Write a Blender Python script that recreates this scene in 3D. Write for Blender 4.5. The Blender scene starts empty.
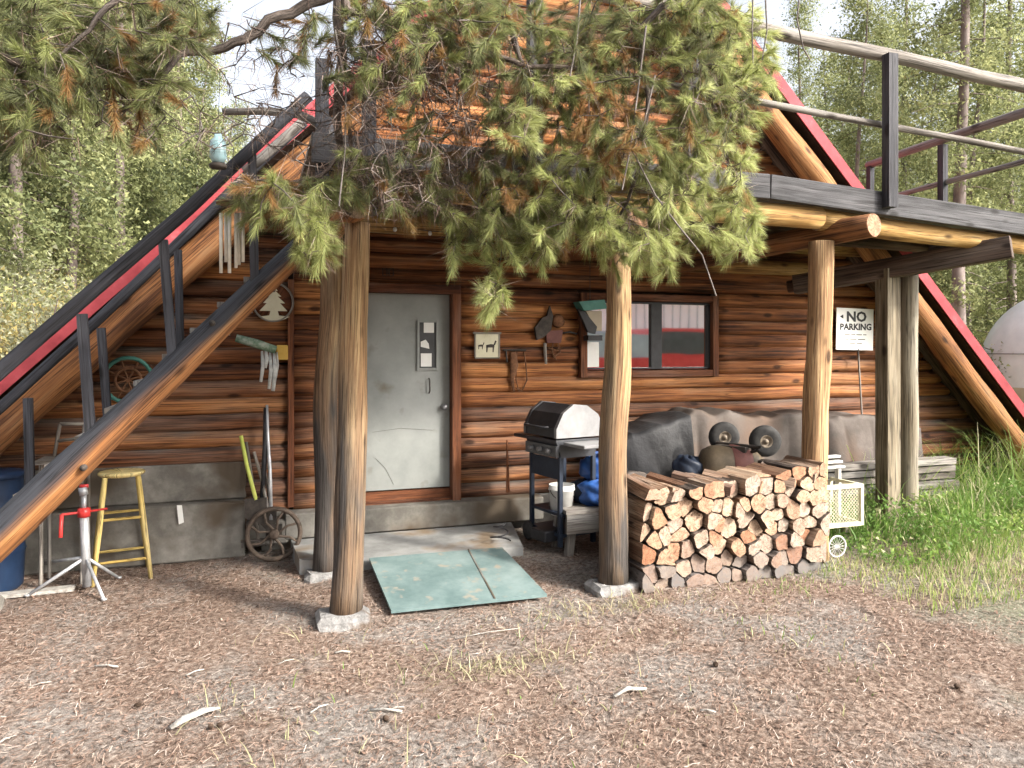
import bpy, math, random
import numpy as np
from mathutils import Vector, Matrix
R = math.radians
rng = np.random.default_rng(7)
random.seed(7)
sc = bpy.context.scene
COL = sc.collection

# ------------------------------------------------------------------ camera model
TH = R(19); CH = 1.85; CD = 7.25; CF = 745.0
S_, C_ = math.sin(TH), math.cos(TH)
def at(px, py, y):
    """world point seen at a pixel, at building depth y"""
    a = (px-512)/CF; b = (350-py)/CF
    r = (S_+a*C_, C_-a*S_, b); t = (y+CD)/r[1]
    return np.array((r[0]*t, y, CH+r[2]*t))
def on_ground(px, py, z=0.0):
    a = (px-512)/CF; b = (350-py)/CF
    r = (S_+a*C_, C_-a*S_, b); t = (z-CH)/r[2]
    return np.array((r[0]*t, -CD+r[1]*t, z))

# ------------------------------------------------------------------ value noise (numpy)
def _h(ix, iy, iz=0, s=0):
    n = (ix*374761393 + iy*668265263 + iz*2147483647 + s*144665) & 0xffffffff
    n = ((n ^ (n >> 13))*1274126177) & 0xffffffff
    return ((n ^ (n >> 16)) & 0xffff)/65535.0
def vnoise(x, y, s=0):
    x = np.asarray(x, float); y = np.asarray(y, float)
    ix = np.floor(x).astype(np.int64); iy = np.floor(y).astype(np.int64)
    fx = x-ix; fy = y-iy; fx = fx*fx*(3-2*fx); fy = fy*fy*(3-2*fy)
    a = _h(ix, iy, 0, s); b = _h(ix+1, iy, 0, s); c = _h(ix, iy+1, 0, s); d = _h(ix+1, iy+1, 0, s)
    return (a*(1-fx)+b*fx)*(1-fy)+(c*(1-fx)+d*fx)*fy
def smooth(a, b, x):
    t = np.clip((np.asarray(x, float)-a)/(b-a), 0, 1); return t*t*(3-2*t)
def gz(x, y):
    """ground height"""
    x = np.asarray(x, float); y = np.asarray(y, float)
    z = (vnoise(x*1.3, y*1.3, 1)-.5)*.035+(vnoise(x*5, y*5, 2)-.5)*.014
    z = z+.085*np.exp(-(((x-1.7)/1.15)**4+((y+.7)/.85)**4))
    z = z+.06*smooth(4.6, 6.2, x)*smooth(-3.4, -2.2, y)
    z = z+smooth(2, 24, y)*smooth(-1.5, -9, x)*9.5+smooth(8, 60, y)*3.0
    z = z+smooth(6, 40, y)*(vnoise(x*.15, y*.15, 5)-.5)*1.5
    return z

# ------------------------------------------------------------------ materials
def newmat(name):
    m = bpy.data.materials.new(name); m.use_nodes = True
    nt = m.node_tree; nt.nodes.clear()
    out = nt.nodes.new('ShaderNodeOutputMaterial'); b = nt.nodes.new('ShaderNodeBsdfPrincipled')
    nt.links.new(b.outputs[0], out.inputs[0])
    return m, nt, b, out
def N(nt, t, **k):
    n = nt.nodes.new(t)
    for a, v in k.items():
        if a in n.inputs.keys(): n.inputs[a].default_value = v
        else: setattr(n, a, v)
    return n
def ramp(nt, stops, src):
    r = nt.nodes.new('ShaderNodeValToRGB'); e = r.color_ramp.elements
    while len(e) < len(stops): e.new(.5)
    for el, (p, c) in zip(e, stops): el.position = p; el.color = (*c, 1)
    nt.links.new(src, r.inputs[0]); return r
def mixc(nt, f, a, b, mode='MIX'):
    m = nt.nodes.new('ShaderNodeMix'); m.data_type = 'RGBA'; m.blend_type = mode
    for s, v in ((0, f), (6, a), (7, b)):
        if hasattr(v, 'is_linked') or hasattr(v, 'links'): nt.links.new(v, m.inputs[s])
        else: m.inputs[s].default_value = v if s == 0 else (*v, 1)
    return m.outputs[2]
def math_(nt, op, a, b=None, clamp=False):
    m = nt.nodes.new('ShaderNodeMath'); m.operation = op; m.use_clamp = clamp
    for s, v in ((0, a), (1, b)):
        if v is None: continue
        if hasattr(v, 'links'): nt.links.new(v, m.inputs[s])
        else: m.inputs[s].default_value = v
    return m.outputs[0]
def attr(nt, n): return N(nt, 'ShaderNodeAttribute', attribute_name=n).outputs['Fac']

def wood(name, dark, mid, light, greyc=(.22, .20, .18), rough=.75, across=26, along=1.3, bump=.5, knots=True, blotch=.5):
    """long grain in UV space: u round the log, v along it; 'rnd' shifts each log, 'grey' weathers it"""
    m, nt, b, out = newmat(name); L = nt.links
    uv = nt.nodes.new('ShaderNodeUVMap'); uv.uv_map = 'UVMap'
    rnd = attr(nt, 'rnd'); gy = attr(nt, 'grey')
    off = nt.nodes.new('ShaderNodeCombineXYZ'); L.new(math_(nt, 'MULTIPLY', rnd, 91.7), off.inputs[2])
    def co(su, sv):
        mp = N(nt, 'ShaderNodeMapping'); mp.inputs['Scale'].default_value = (su, sv, 1); L.new(uv.outputs[0], mp.inputs[0])
        a = nt.nodes.new('ShaderNodeVectorMath'); L.new(mp.outputs[0], a.inputs[0]); L.new(off.outputs[0], a.inputs[1]); return a.outputs[0]
    g1 = N(nt, 'ShaderNodeTexNoise', Scale=1.0, Detail=6.0, Roughness=.65, Distortion=.6); L.new(co(across, along), g1.inputs['Vector'])
    g2 = N(nt, 'ShaderNodeTexNoise', Scale=1.0, Detail=3.0, Roughness=.6); L.new(co(5, .9), g2.inputs['Vector'])
    g3 = N(nt, 'ShaderNodeTexNoise', Scale=1.0, Detail=4.0, Roughness=.7); L.new(co(across*3.4, along*1.6), g3.inputs['Vector'])
    f = math_(nt, 'ADD', math_(nt, 'MULTIPLY', g1.outputs[0], 1-blotch), math_(nt, 'MULTIPLY', g2.outputs[0], blotch))
    f = math_(nt, 'ADD', f, math_(nt, 'MULTIPLY', math_(nt, 'SUBTRACT', rnd, .5), .16))
    c = ramp(nt, [(.35, dark), (.5, mid), (.65, light)], f).outputs[0]
    gf = math_(nt, 'ADD', gy, math_(nt, 'MULTIPLY', math_(nt, 'SUBTRACT', g2.outputs[0], .5), 2.6), True)
    gcol = mixc(nt, g1.outputs[0], tuple(x*.45 for x in greyc), tuple(min(1, x*1.55) for x in greyc))
    c = mixc(nt, gf, c, gcol)
    crack = ramp(nt, [(.37, (.10, .085, .08)), (.47, (1, 1, 1))], g3.outputs[0]).outputs[0]
    c = mixc(nt, .8, c, crack, 'MULTIPLY')
    # long drying splits
    sp = N(nt, 'ShaderNodeTexNoise', Scale=1.0, Detail=2.0, Roughness=.5, Distortion=.3); L.new(co(across*.55, .35), sp.inputs['Vector'])
    spf = ramp(nt, [(.485, (1, 1, 1)), (.497, (.10, .08, .07)), (.503, (.10, .08, .07)), (.515, (1, 1, 1))], sp.outputs[0]).outputs[0]
    c = mixc(nt, .55, c, spf, 'MULTIPLY')
    if knots:
        v = N(nt, 'ShaderNodeTexVoronoi', Scale=1.0); L.new(co(5.5, 2.6), v.inputs['Vector'])
        kf = ramp(nt, [(.10, (.06, .035, .02)), (.20, (1, 1, 1))], v.outputs['Distance']).outputs[0]
        c = mixc(nt, .8, c, kf, 'MULTIPLY')
    L.new(c, b.inputs['Base Color']); b.inputs['Roughness'].default_value = rough
    b.inputs['Specular IOR Level'].default_value = .3
    bp = N(nt, 'ShaderNodeBump', Strength=bump, Distance=.012)
    L.new(math_(nt, 'ADD', g1.outputs[0], math_(nt, 'MULTIPLY', g3.outputs[0], .7)), bp.inputs['Height']); L.new(bp.outputs[0], b.inputs['Normal'])
    return m
def noisy(name, stops, scale=6, detail=6, rough=.8, bump=.3, dist=.01, metal=0, stretch=(1, 1, 1), spec=.3, second=None):
    m, nt, b, out = newmat(name); L = nt.links
    tc = nt.nodes.new('ShaderNodeTexCoord'); mp = N(nt, 'ShaderNodeMapping'); mp.inputs['Scale'].default_value = stretch
    L.new(tc.outputs['Object'], mp.inputs[0])
    n = N(nt, 'ShaderNodeTexNoise', Scale=scale, Detail=detail, Roughness=.65); L.new(mp.outputs[0], n.inputs['Vector'])
    c = ramp(nt, stops, n.outputs[0]).outputs[0]
    if second:
        n2 = N(nt, 'ShaderNodeTexNoise', Scale=second[0], Detail=3.0); L.new(mp.outputs[0], n2.inputs['Vector'])
        f = ramp(nt, [(second[1], (0, 0, 0)), (second[2], (1, 1, 1))], n2.outputs[0]).outputs[0]
        c = mixc(nt, f, c, second[3])
    L.new(c, b.inputs['Base Color']); b.inputs['Roughness'].default_value = rough; b.inputs['Metallic'].default_value = metal
    b.inputs['Specular IOR Level'].default_value = spec
    if bump:
        bp = N(nt, 'ShaderNodeBump', Strength=bump, Distance=dist); L.new(n.outputs[0], bp.inputs['Height']); L.new(bp.outputs[0], b.inputs['Normal'])
    return m
def leafmat(name, stops, trans=.35, dead=(.30, .14, .05)):
    m, nt, b, out = newmat(name); L = nt.links
    r = attr(nt, 'rnd'); g = attr(nt, 'grey')
    c = ramp(nt, stops, r).outputs[0]; c = mixc(nt, g, c, dead)
    L.new(c, b.inputs['Base Color']); b.inputs['Roughness'].default_value = .6; b.inputs['Specular IOR Level'].default_value = .25
    tr = nt.nodes.new('ShaderNodeBsdfTranslucent'); L.new(c, tr.inputs[0])
    mx = nt.nodes.new('ShaderNodeMixShader'); mx.inputs[0].default_value = trans
    L.new(b.outputs[0], mx.inputs[1]); L.new(tr.outputs[0], mx.inputs[2]); L.new(mx.outputs[0], out.inputs[0])
    return m
def attrmat(name, stops, rough=.8):
    m, nt, b, out = newmat(name)
    nt.links.new(ramp(nt, stops, attr(nt, 'rnd')).outputs[0], b.inputs['Base Color'])
    b.inputs['Roughness'].default_value = rough; b.inputs['Specular IOR Level'].default_value = .2
    return m
def sl(*c): return c
M = {}
M['siding'] = wood('siding_logs', (.045, .016, .008), (.26, .095, .033), (.58, .255, .085), (.13, .105, .09), across=30, along=.8, bump=1.0, blotch=.42)
M['post'] = wood('peeled_post', (.10, .055, .03), (.34, .20, .10), (.66, .46, .24), (.075, .066, .060), across=34, along=1.3, bump=1.1, blotch=.45)
M['rafter'] = wood('rafter_log', (.08, .032, .014), (.28, .12, .042), (.50, .27, .11), (.040, .042, .050), across=24, along=1.0)
M['yellowlog'] = wood('yellow_log', (.16, .08, .03), (.42, .25, .085), (.64, .44, .20), (.25, .22, .18), across=22, along=1.3)
M['beam'] = wood('dark_beam', (.03, .018, .012), (.10, .055, .035), (.22, .12, .07), (.12, .11, .10), across=26, along=1.2)
M['grey'] = wood('grey_wood', (.02, .02, .022), (.06, .058, .062), (.14, .135, .135), (.078, .078, .084), across=30, along=1.2, knots=True)
M['greypost'] = wood('grey_green_post', (.075, .058, .036), (.23, .19, .13), (.38, .335, .25), (.18, .165, .135), across=30, along=1.2)
M['darkrail'] = wood('dark_rail', (.010, .010, .013), (.028, .028, .034), (.08, .078, .085), (.042, .044, .054), across=30, along=1.2)
M['greyrail'] = wood('pale_rail', (.07, .06, .05), (.17, .15, .13), (.31, .28, .25), (.19, .18, .17), across=28, along=1.1)
M['trim'] = wood('trim_board', (.05, .016, .008), (.16, .055, .022), (.26, .10, .04), (.12, .09, .08), across=40, along=2, knots=False)
M['oldboard'] = wood('old_board', (.10, .085, .07), (.22, .19, .16), (.36, .33, .29), (.25, .24, .23), across=35, along=1.5)
M['split'] = wood('split_side', (.12, .06, .035), (.27, .17, .11), (.42, .32, .23), (.22, .20, .19), across=40, along=2.5, bump=1)
M['bark'] = wood('bark', (.03, .022, .018), (.10, .075, .06), (.20, .155, .13), (.16, .14, .13), across=20, along=8, bump=1.2, knots=False)
M['farbark'] = noisy('far_bark', [(.3, (.08, .06, .055)), (.6, (.21, .17, .155)), (.8, (.30, .26, .24))], 5, stretch=(1, 1, .3))
M['yellow'] = wood('yellow_paint', (.46, .32, .09), (.66, .50, .17), (.78, .64, .28), (.4, .33, .2), across=20, along=2, bump=.15, knots=False)
def endmat():
    m, nt, b, out = newmat('cut_face'); L = nt.links
    uv = nt.nodes.new('ShaderNodeUVMap'); uv.uv_map = 'UVMap'; rnd = attr(nt, 'rnd'); gy = attr(nt, 'grey')
    tc = N(nt, 'ShaderNodeTexNoise', Scale=9.0, Detail=2.0); L.new(uv.outputs[0], tc.inputs['Vector'])
    add = nt.nodes.new('ShaderNodeMix'); add.data_type = 'VECTOR'; add.inputs[0].default_value = .012
    L.new(uv.outputs[0], add.inputs[4]); L.new(tc.outputs['Color'], add.inputs[5])
    ln = nt.nodes.new('ShaderNodeVectorMath'); ln.operation = 'LENGTH'; L.new(add.outputs[1], ln.inputs[0])
    wv = math_(nt, 'SINE', math_(nt, 'MULTIPLY', ln.outputs['Value'], 900.0))
    n = N(nt, 'ShaderNodeTexNoise', Scale=38.0, Detail=5.0, Roughness=.7)
    o = nt.nodes.new('ShaderNodeCombineXYZ'); L.new(math_(nt, 'MULTIPLY', rnd, 53.0), o.inputs[2])
    va = nt.nodes.new('ShaderNodeVectorMath'); L.new(uv.outputs[0], va.inputs[0]); L.new(o.outputs[0], va.inputs[1]); L.new(va.outputs[0], n.inputs['Vector'])
    base = ramp(nt, [(0, (.36, .17, .09)), (.2, (.45, .28, .18)), (.5, (.50, .37, .265)), (.8, (.40, .335, .28)), (1, (.42, .24, .14))], rnd).outputs[0]
    f = math_(nt, 'ADD', math_(nt, 'MULTIPLY', wv, .05), n.outputs[0])
    c = mixc(nt, .85, base, ramp(nt, [(.32, (.38, .30, .25)), (.55, (1, 1, 1))], f).outputs[0], 'MULTIPLY')
    n9 = N(nt, 'ShaderNodeTexNoise', Scale=14.0, Detail=4.0); L.new(va.outputs[0], n9.inputs['Vector']); c = mixc(nt, .6, c, ramp(nt, [(.38, (.55, .48, .42)), (.6, (1, 1, 1))], n9.outputs[0]).outputs[0], 'MULTIPLY')
    sx = nt.nodes.new('ShaderNodeSeparateXYZ'); L.new(add.outputs[1], sx.inputs[0])
    an = math_(nt, 'ARCTAN2', math_(nt, 'ADD', sx.outputs[0], .012), math_(nt, 'ADD', sx.outputs[1], .008)); cx_ = nt.nodes.new('ShaderNodeCombineXYZ'); L.new(math_(nt, 'MULTIPLY', an, 3.2), cx_.inputs[0]); L.new(math_(nt, 'MULTIPLY', ln.outputs['Value'], 6.0), cx_.inputs[1]); L.new(math_(nt, 'MULTIPLY', rnd, 31.0), cx_.inputs[2])
    nc = N(nt, 'ShaderNodeTexNoise', Scale=1.6, Detail=3.0); L.new(cx_.outputs[0], nc.inputs['Vector'])
    c = mixc(nt, .8, c, ramp(nt, [(.47, (1, 1, 1)), (.493, (.22, .15, .11)), (.507, (.22, .15, .11)), (.53, (1, 1, 1))], nc.outputs[0]).outputs[0], 'MULTIPLY')
    gf = math_(nt, 'ADD', gy, math_(nt, 'MULTIPLY', math_(nt, 'SUBTRACT', n.outputs[0], .55), 1.2), True)
    c = mixc(nt, gf, c, (.14, .13, .125))
    L.new(c, b.inputs['Base Color']); b.inputs['Roughness'].default_value = .85
    bp = N(nt, 'ShaderNodeBump', Strength=.5, Distance=.006); L.new(f, bp.inputs['Height']); L.new(bp.outputs[0], b.inputs['Normal'])
    return m
M['cut'] = endmat()
M['concrete'] = noisy('concrete', [(.25, (.06, .055, .048)), (.45, (.13, .122, .108)), (.6, (.22, .208, .185)), (.75, (.32, .305, .275))], 3.0, detail=10, second=(1.6, .50, .62, (.09, .07, .05)))
M['slab'] = noisy('slab_concrete', [(.3, (.14, .14, .138)), (.5, (.25, .255, .25)), (.7, (.36, .36, .35))], 2.2, second=(2.5, .55, .7, (.22, .17, .12)))
M['stone'] = noisy('footing_stone', [(.3, (.10, .098, .095)), (.5, (.22, .215, .21)), (.75, (.38, .375, .37))], 9, bump=1.0, dist=.03, second=(5, .5, .62, (.12, .09, .07)))
M['teal'] = noisy('teal_paint', [(.3, (.075, .12, .12)), (.5, (.125, .18, .178)), (.72, (.19, .245, .24))], 3.2, bump=.15, rough=.65, second=(9, .60, .72, (.24, .22, .18)))
M['door'] = noisy('door_paint', [(.3, (.20, .215, .208)), (.5, (.26, .275, .265)), (.75, (.33, .34, .33))], 2.0, bump=.1, rough=.5, spec=.4, detail=9, second=(5, .62, .8, (.15, .135, .11)))
M['red'] = noisy('red_metal', [(.3, (.22, .03, .038)), (.6, (.33, .055, .065)), (.8, (.42, .14, .15))], 5, rough=.65, bump=.1, spec=.2)
M['roofing'] = noisy('roofing', [(.3, (.20, .035, .04)), (.7, (.33, .06, .06))], 4, rough=.5)
M['soffit'] = noisy('soffit', [(.3, (.025, .015, .01)), (.7, (.07, .04, .025))], 6)
M['black'] = noisy('black_plastic', [(.3, (.012, .012, .014)), (.7, (.035, .035, .04))], 8, rough=.5, bump=.1)
M['charcoal'] = noisy('charcoal_enamel', [(.3, (.02, .022, .026)), (.7, (.05, .052, .06))], 5, rough=.35, bump=.05, spec=.6)
M['silver'] = noisy('silver_metal', [(.3, (.17, .17, .175)), (.7, (.28, .28, .285))], 5, rough=.45, metal=.4, bump=.05)
M['galv'] = noisy('galvanised', [(.3, (.34, .35, .37)), (.7, (.60, .61, .63))], 9, rough=.45, metal=.5, bump=.1)
M['navy'] = noisy('navy_enamel', [(.3, (.010, .015, .028)), (.7, (.025, .035, .055))], 6, rough=.5, bump=.1)
M['blue'] = noisy('blue_tarp', [(.3, (.01, .035, .13)), (.7, (.03, .10, .32))], 5, rough=.5, bump=.5, dist=.02)
M['barrel'] = noisy('blue_barrel', [(.3, (.008, .018, .045)), (.7, (.018, .038, .085))], 4, rough=.45, bump=.1)
M['white'] = noisy('white_paint', [(.3, (.45, .45, .43)), (.7, (.62, .62, .60))], 6, rough=.5, bump=.05, second=(7, .62, .75, (.45, .42, .36)))
M['paper'] = noisy('paper', [(.3, (.74, .74, .71)), (.7, (.82, .82, .80))], 6, rough=.8, bump=0)
M['cream'] = noisy('cream', [(.3, (.50, .47, .33)), (.7, (.68, .65, .50))], 6, rough=.7, bump=.1)
M['tarp'] = noisy('grey_tarp', [(.3, (.045, .037, .032)), (.5, (.085, .070, .061)), (.75, (.15, .127, .113))], 2.2, rough=.75, bump=.5, dist=.03, second=(1.4, .5, .68, (.12, .078, .055)))
M['darktarp'] = noisy('dark_tarp', [(.3, (.012, .012, .013)), (.7, (.045, .045, .048))], 3, rough=.6, bump=.7, dist=.03)
M['olive'] = noisy('olive_tank', [(.3, (.045, .034, .022)), (.7, (.13, .098, .062))], 6, rough=.6, bump=.3)
M['maroon'] = noisy('maroon', [(.3, (.08, .03, .028)), (.7, (.20, .085, .07))], 6, rough=.7)
M['rubber'] = noisy('rubber', [(.3, (.015, .015, .016)), (.7, (.05, .048, .046))], 14, rough=.8)
M['rust'] = noisy('rusty_iron', [(.3, (.045, .022, .012)), (.5, (.13, .06, .03)), (.75, (.24, .12, .06))], 12, rough=.85, bump=.6)
M['iron'] = noisy('dark_iron', [(.3, (.02, .018, .016)), (.7, (.08, .065, .055))], 12, rough=.7, bump=.4)
M['redpaint'] = noisy('red_paint', [(.3, (.42, .02, .02)), (.7, (.62, .05, .045))], 6, rough=.4, bump=.05, spec=.5)
M['yelpaint'] = noisy('faded_yellow', [(.3, (.55, .33, .06)), (.7, (.70, .47, .12))], 6, rough=.6)
M['lime'] = noisy('lime_paint', [(.3, (.42, .48, .08)), (.7, (.60, .64, .18))], 6, rough=.5)
M['moss'] = noisy('mossy_wood', [(.3, (.04, .09, .045)), (.5, (.16, .24, .17)), (.7, (.42, .46, .40))], 14, bump=.8)
M['green'] = noisy('teal_metal', [(.3, (.03, .13, .11)), (.7, (.08, .24, .20))], 6, rough=.5)
M['shell'] = noisy('pale_shell', [(.3, (.30, .32, .32)), (.7, (.62, .63, .60))], 14)
M['chime'] = noisy('chime_tube', [(.3, (.50, .47, .40)), (.7, (.74, .71, .64))], 8, rough=.4, metal=.3, bump=.05)
M['bluglass'] = noisy('pale_blue', [(.3, (.25, .42, .46)), (.7, (.45, .62, .66))], 5, rough=.2, spec=.6)
M['canvas'] = noisy('canvas', [(.3, (.52, .52, .55)), (.7, (.66, .66, .69))], 1.5, rough=.8, bump=.15)
M['tan'] = noisy('tan_canvas', [(.3, (.34, .29, .22)), (.7, (.46, .40, .31))], 2, rough=.8)
M['sidingw'] = noisy('pale_siding', [(.3, (.76, .69, .67)), (.7, (.84, .78, .77))], 2, rough=.7)
M['greymetal'] = noisy('grey_metal_roof', [(.3, (.25, .28, .30)), (.7, (.36, .39, .41))], 2, rough=.6)
M['rimtan'] = noisy('dull_rim', [(.3, (.14, .11, .08)), (.7, (.32, .27, .21))], 12, rough=.5)
M['ironlt'] = noisy('old_iron', [(.3, (.045, .034, .026)), (.5, (.10, .075, .058)), (.75, (.17, .13, .10))], 14, rough=.8, bump=.6)
M['cone'] = noisy('cone_scale', [(.3, (.03, .02, .014)), (.7, (.10, .065, .045))], 20)
M['bleach'] = noisy('bleached_wood', [(.3, (.20, .185, .165)), (.5, (.36, .34, .31)), (.7, (.48, .46, .43))], 30, stretch=(1, 1, 1), bump=.8)
M['bulb'] = noisy('frosted_bulb', [(.3, (.7, .7, .72)), (.7, (.85, .85, .85))], 5, rough=.3, bump=0)
def glassmat():
    m, nt, b, out = newmat('reflective_pane')
    b.inputs['Base Color'].default_value = (.93, .94, .96, 1); b.inputs['Metallic'].default_value = 1; b.inputs['Roughness'].default_value = .03
    n = N(nt, 'ShaderNodeTexNoise', Scale=1.2, Detail=1.0); bp = N(nt, 'ShaderNodeBump', Strength=.05, Distance=.02)
    nt.links.new(n.outputs[0], bp.inputs['Height']); nt.links.new(bp.outputs[0], b.inputs['Normal']); return m
M['pane'] = glassmat()
M['needle'] = leafmat('pine_needles', [(0, (.11, .12, .065)), (.35, (.24, .265, .11)), (.7, (.40, .44, .16)), (1, (.60, .63, .32))], .45, (.30, .155, .06))
M['leafA'] = leafmat('far_needles', [(0, (.06, .075, .04)), (.5, (.15, .175, .075)), (1, (.30, .31, .14))], .35)
M['leafB'] = leafmat('far_leaves', [(0, (.085, .10, .05)), (.5, (.22, .245, .105)), (1, (.43, .44, .21))], .45)
M['leafY'] = leafmat('yellow_leaves', [(0, (.16, .13, .06)), (.5, (.40, .34, .13)), (1, (.60, .50, .22))], .4)
M['leafR'] = leafmat('red_leaves', [(0, (.14, .06, .045)), (.5, (.33, .13, .085)), (1, (.46, .26, .17))], .35)
M['leafP'] = leafmat('pale_leaves', [(0, (.14, .15, .10)), (.5, (.29, .30, .19)), (1, (.46, .45, .32))], .35)
M['grass'] = leafmat('grass_blades', [(0, (.07, .14, .03)), (.5, (.16, .27, .06)), (1, (.38, .44, .13))], .4, (.52, .45, .30))
M['litter'] = attrmat('needle_litter', [(0, (.05, .036, .028)), (.3, (.16, .10, .074)), (.65, (.27, .185, .145)), (.9, (.37, .29, .235)), (1, (.50, .45, .41))])
def groundmat():
    m, nt, b, out = newmat('forest_floor'); L = nt.links
    tc = nt.nodes.new('ShaderNodeTexCoord')
    def nz(s, d=6, r=.65): 
        n = N(nt, 'ShaderNodeTexNoise', Scale=s, Detail=float(d), Roughness=r); L.new(tc.outputs['Object'], n.inputs['Vector']); return n.outputs[0]
    n1, n2, n3, n4 = nz(1.1, 5), nz(28, 6, .75), nz(90, 3), nz(.55, 4)
    a = ramp(nt, [(.32, (.04, .028, .021)), (.45, (.15, .105, .082)), (.57, (.27, .205, .165)), (.70, (.44, .37, .31))], n2).outputs[0]
    g = ramp(nt, [(.34, (.09, .078, .068)), (.5, (.23, .205, .185)), (.68, (.38, .35, .32))], n2).outputs[0]
    c = mixc(nt, ramp(nt, [(.45, (0, 0, 0)), (.60, (1, 1, 1))], n1).outputs[0], a, g)
    gr = ramp(nt, [(.3, (.06, .085, .03)), (.55, (.16, .19, .075)), (.75, (.36, .34, .18))], n2).outputs[0]
    sx = nt.nodes.new('ShaderNodeSeparateXYZ'); L.new(tc.outputs['Object'], sx.inputs[0])
    fx = math_(nt, 'MULTIPLY', math_(nt, 'SUBTRACT', sx.outputs[0], 3.6), .45)
    fy = math_(nt, 'MULTIPLY', math_(nt, 'SUBTRACT', sx.outputs[1], 3.0), .3)
    mx = math_(nt, 'MAXIMUM', fx, fy)
    gf = math_(nt, 'ADD', math_(nt, 'MULTIPLY', mx, .55, True), math_(nt, 'MULTIPLY', math_(nt, 'SUBTRACT', n4, .62), 2.2), True)
    c = mixc(nt, gf, c, gr)
    sp = ramp(nt, [(.66, (0, 0, 0)), (.72, (1, 1, 1))], n3).outputs[0]
    c = mixc(nt, math_(nt, 'MULTIPLY', sp, .5), c, (.50, .45, .40))
    L.new(c, b.inputs['Base Color']); b.inputs['Roughness'].default_value = .95; b.inputs['Specular IOR Level'].default_value = .1
    bp = N(nt, 'ShaderNodeBump', Strength=.9, Distance=.02); L.new(math_(nt, 'ADD', n2, math_(nt, 'MULTIPLY', n3, .4)), bp.inputs['Height']); L.new(bp.outputs[0], b.inputs['Normal'])
    return m
M['ground'] = groundmat()
M['twig'] = attrmat('dead_twig', [(0, (.05, .032, .026)), (.5, (.13, .085, .068)), (1, (.33, .27, .23))])

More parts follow.
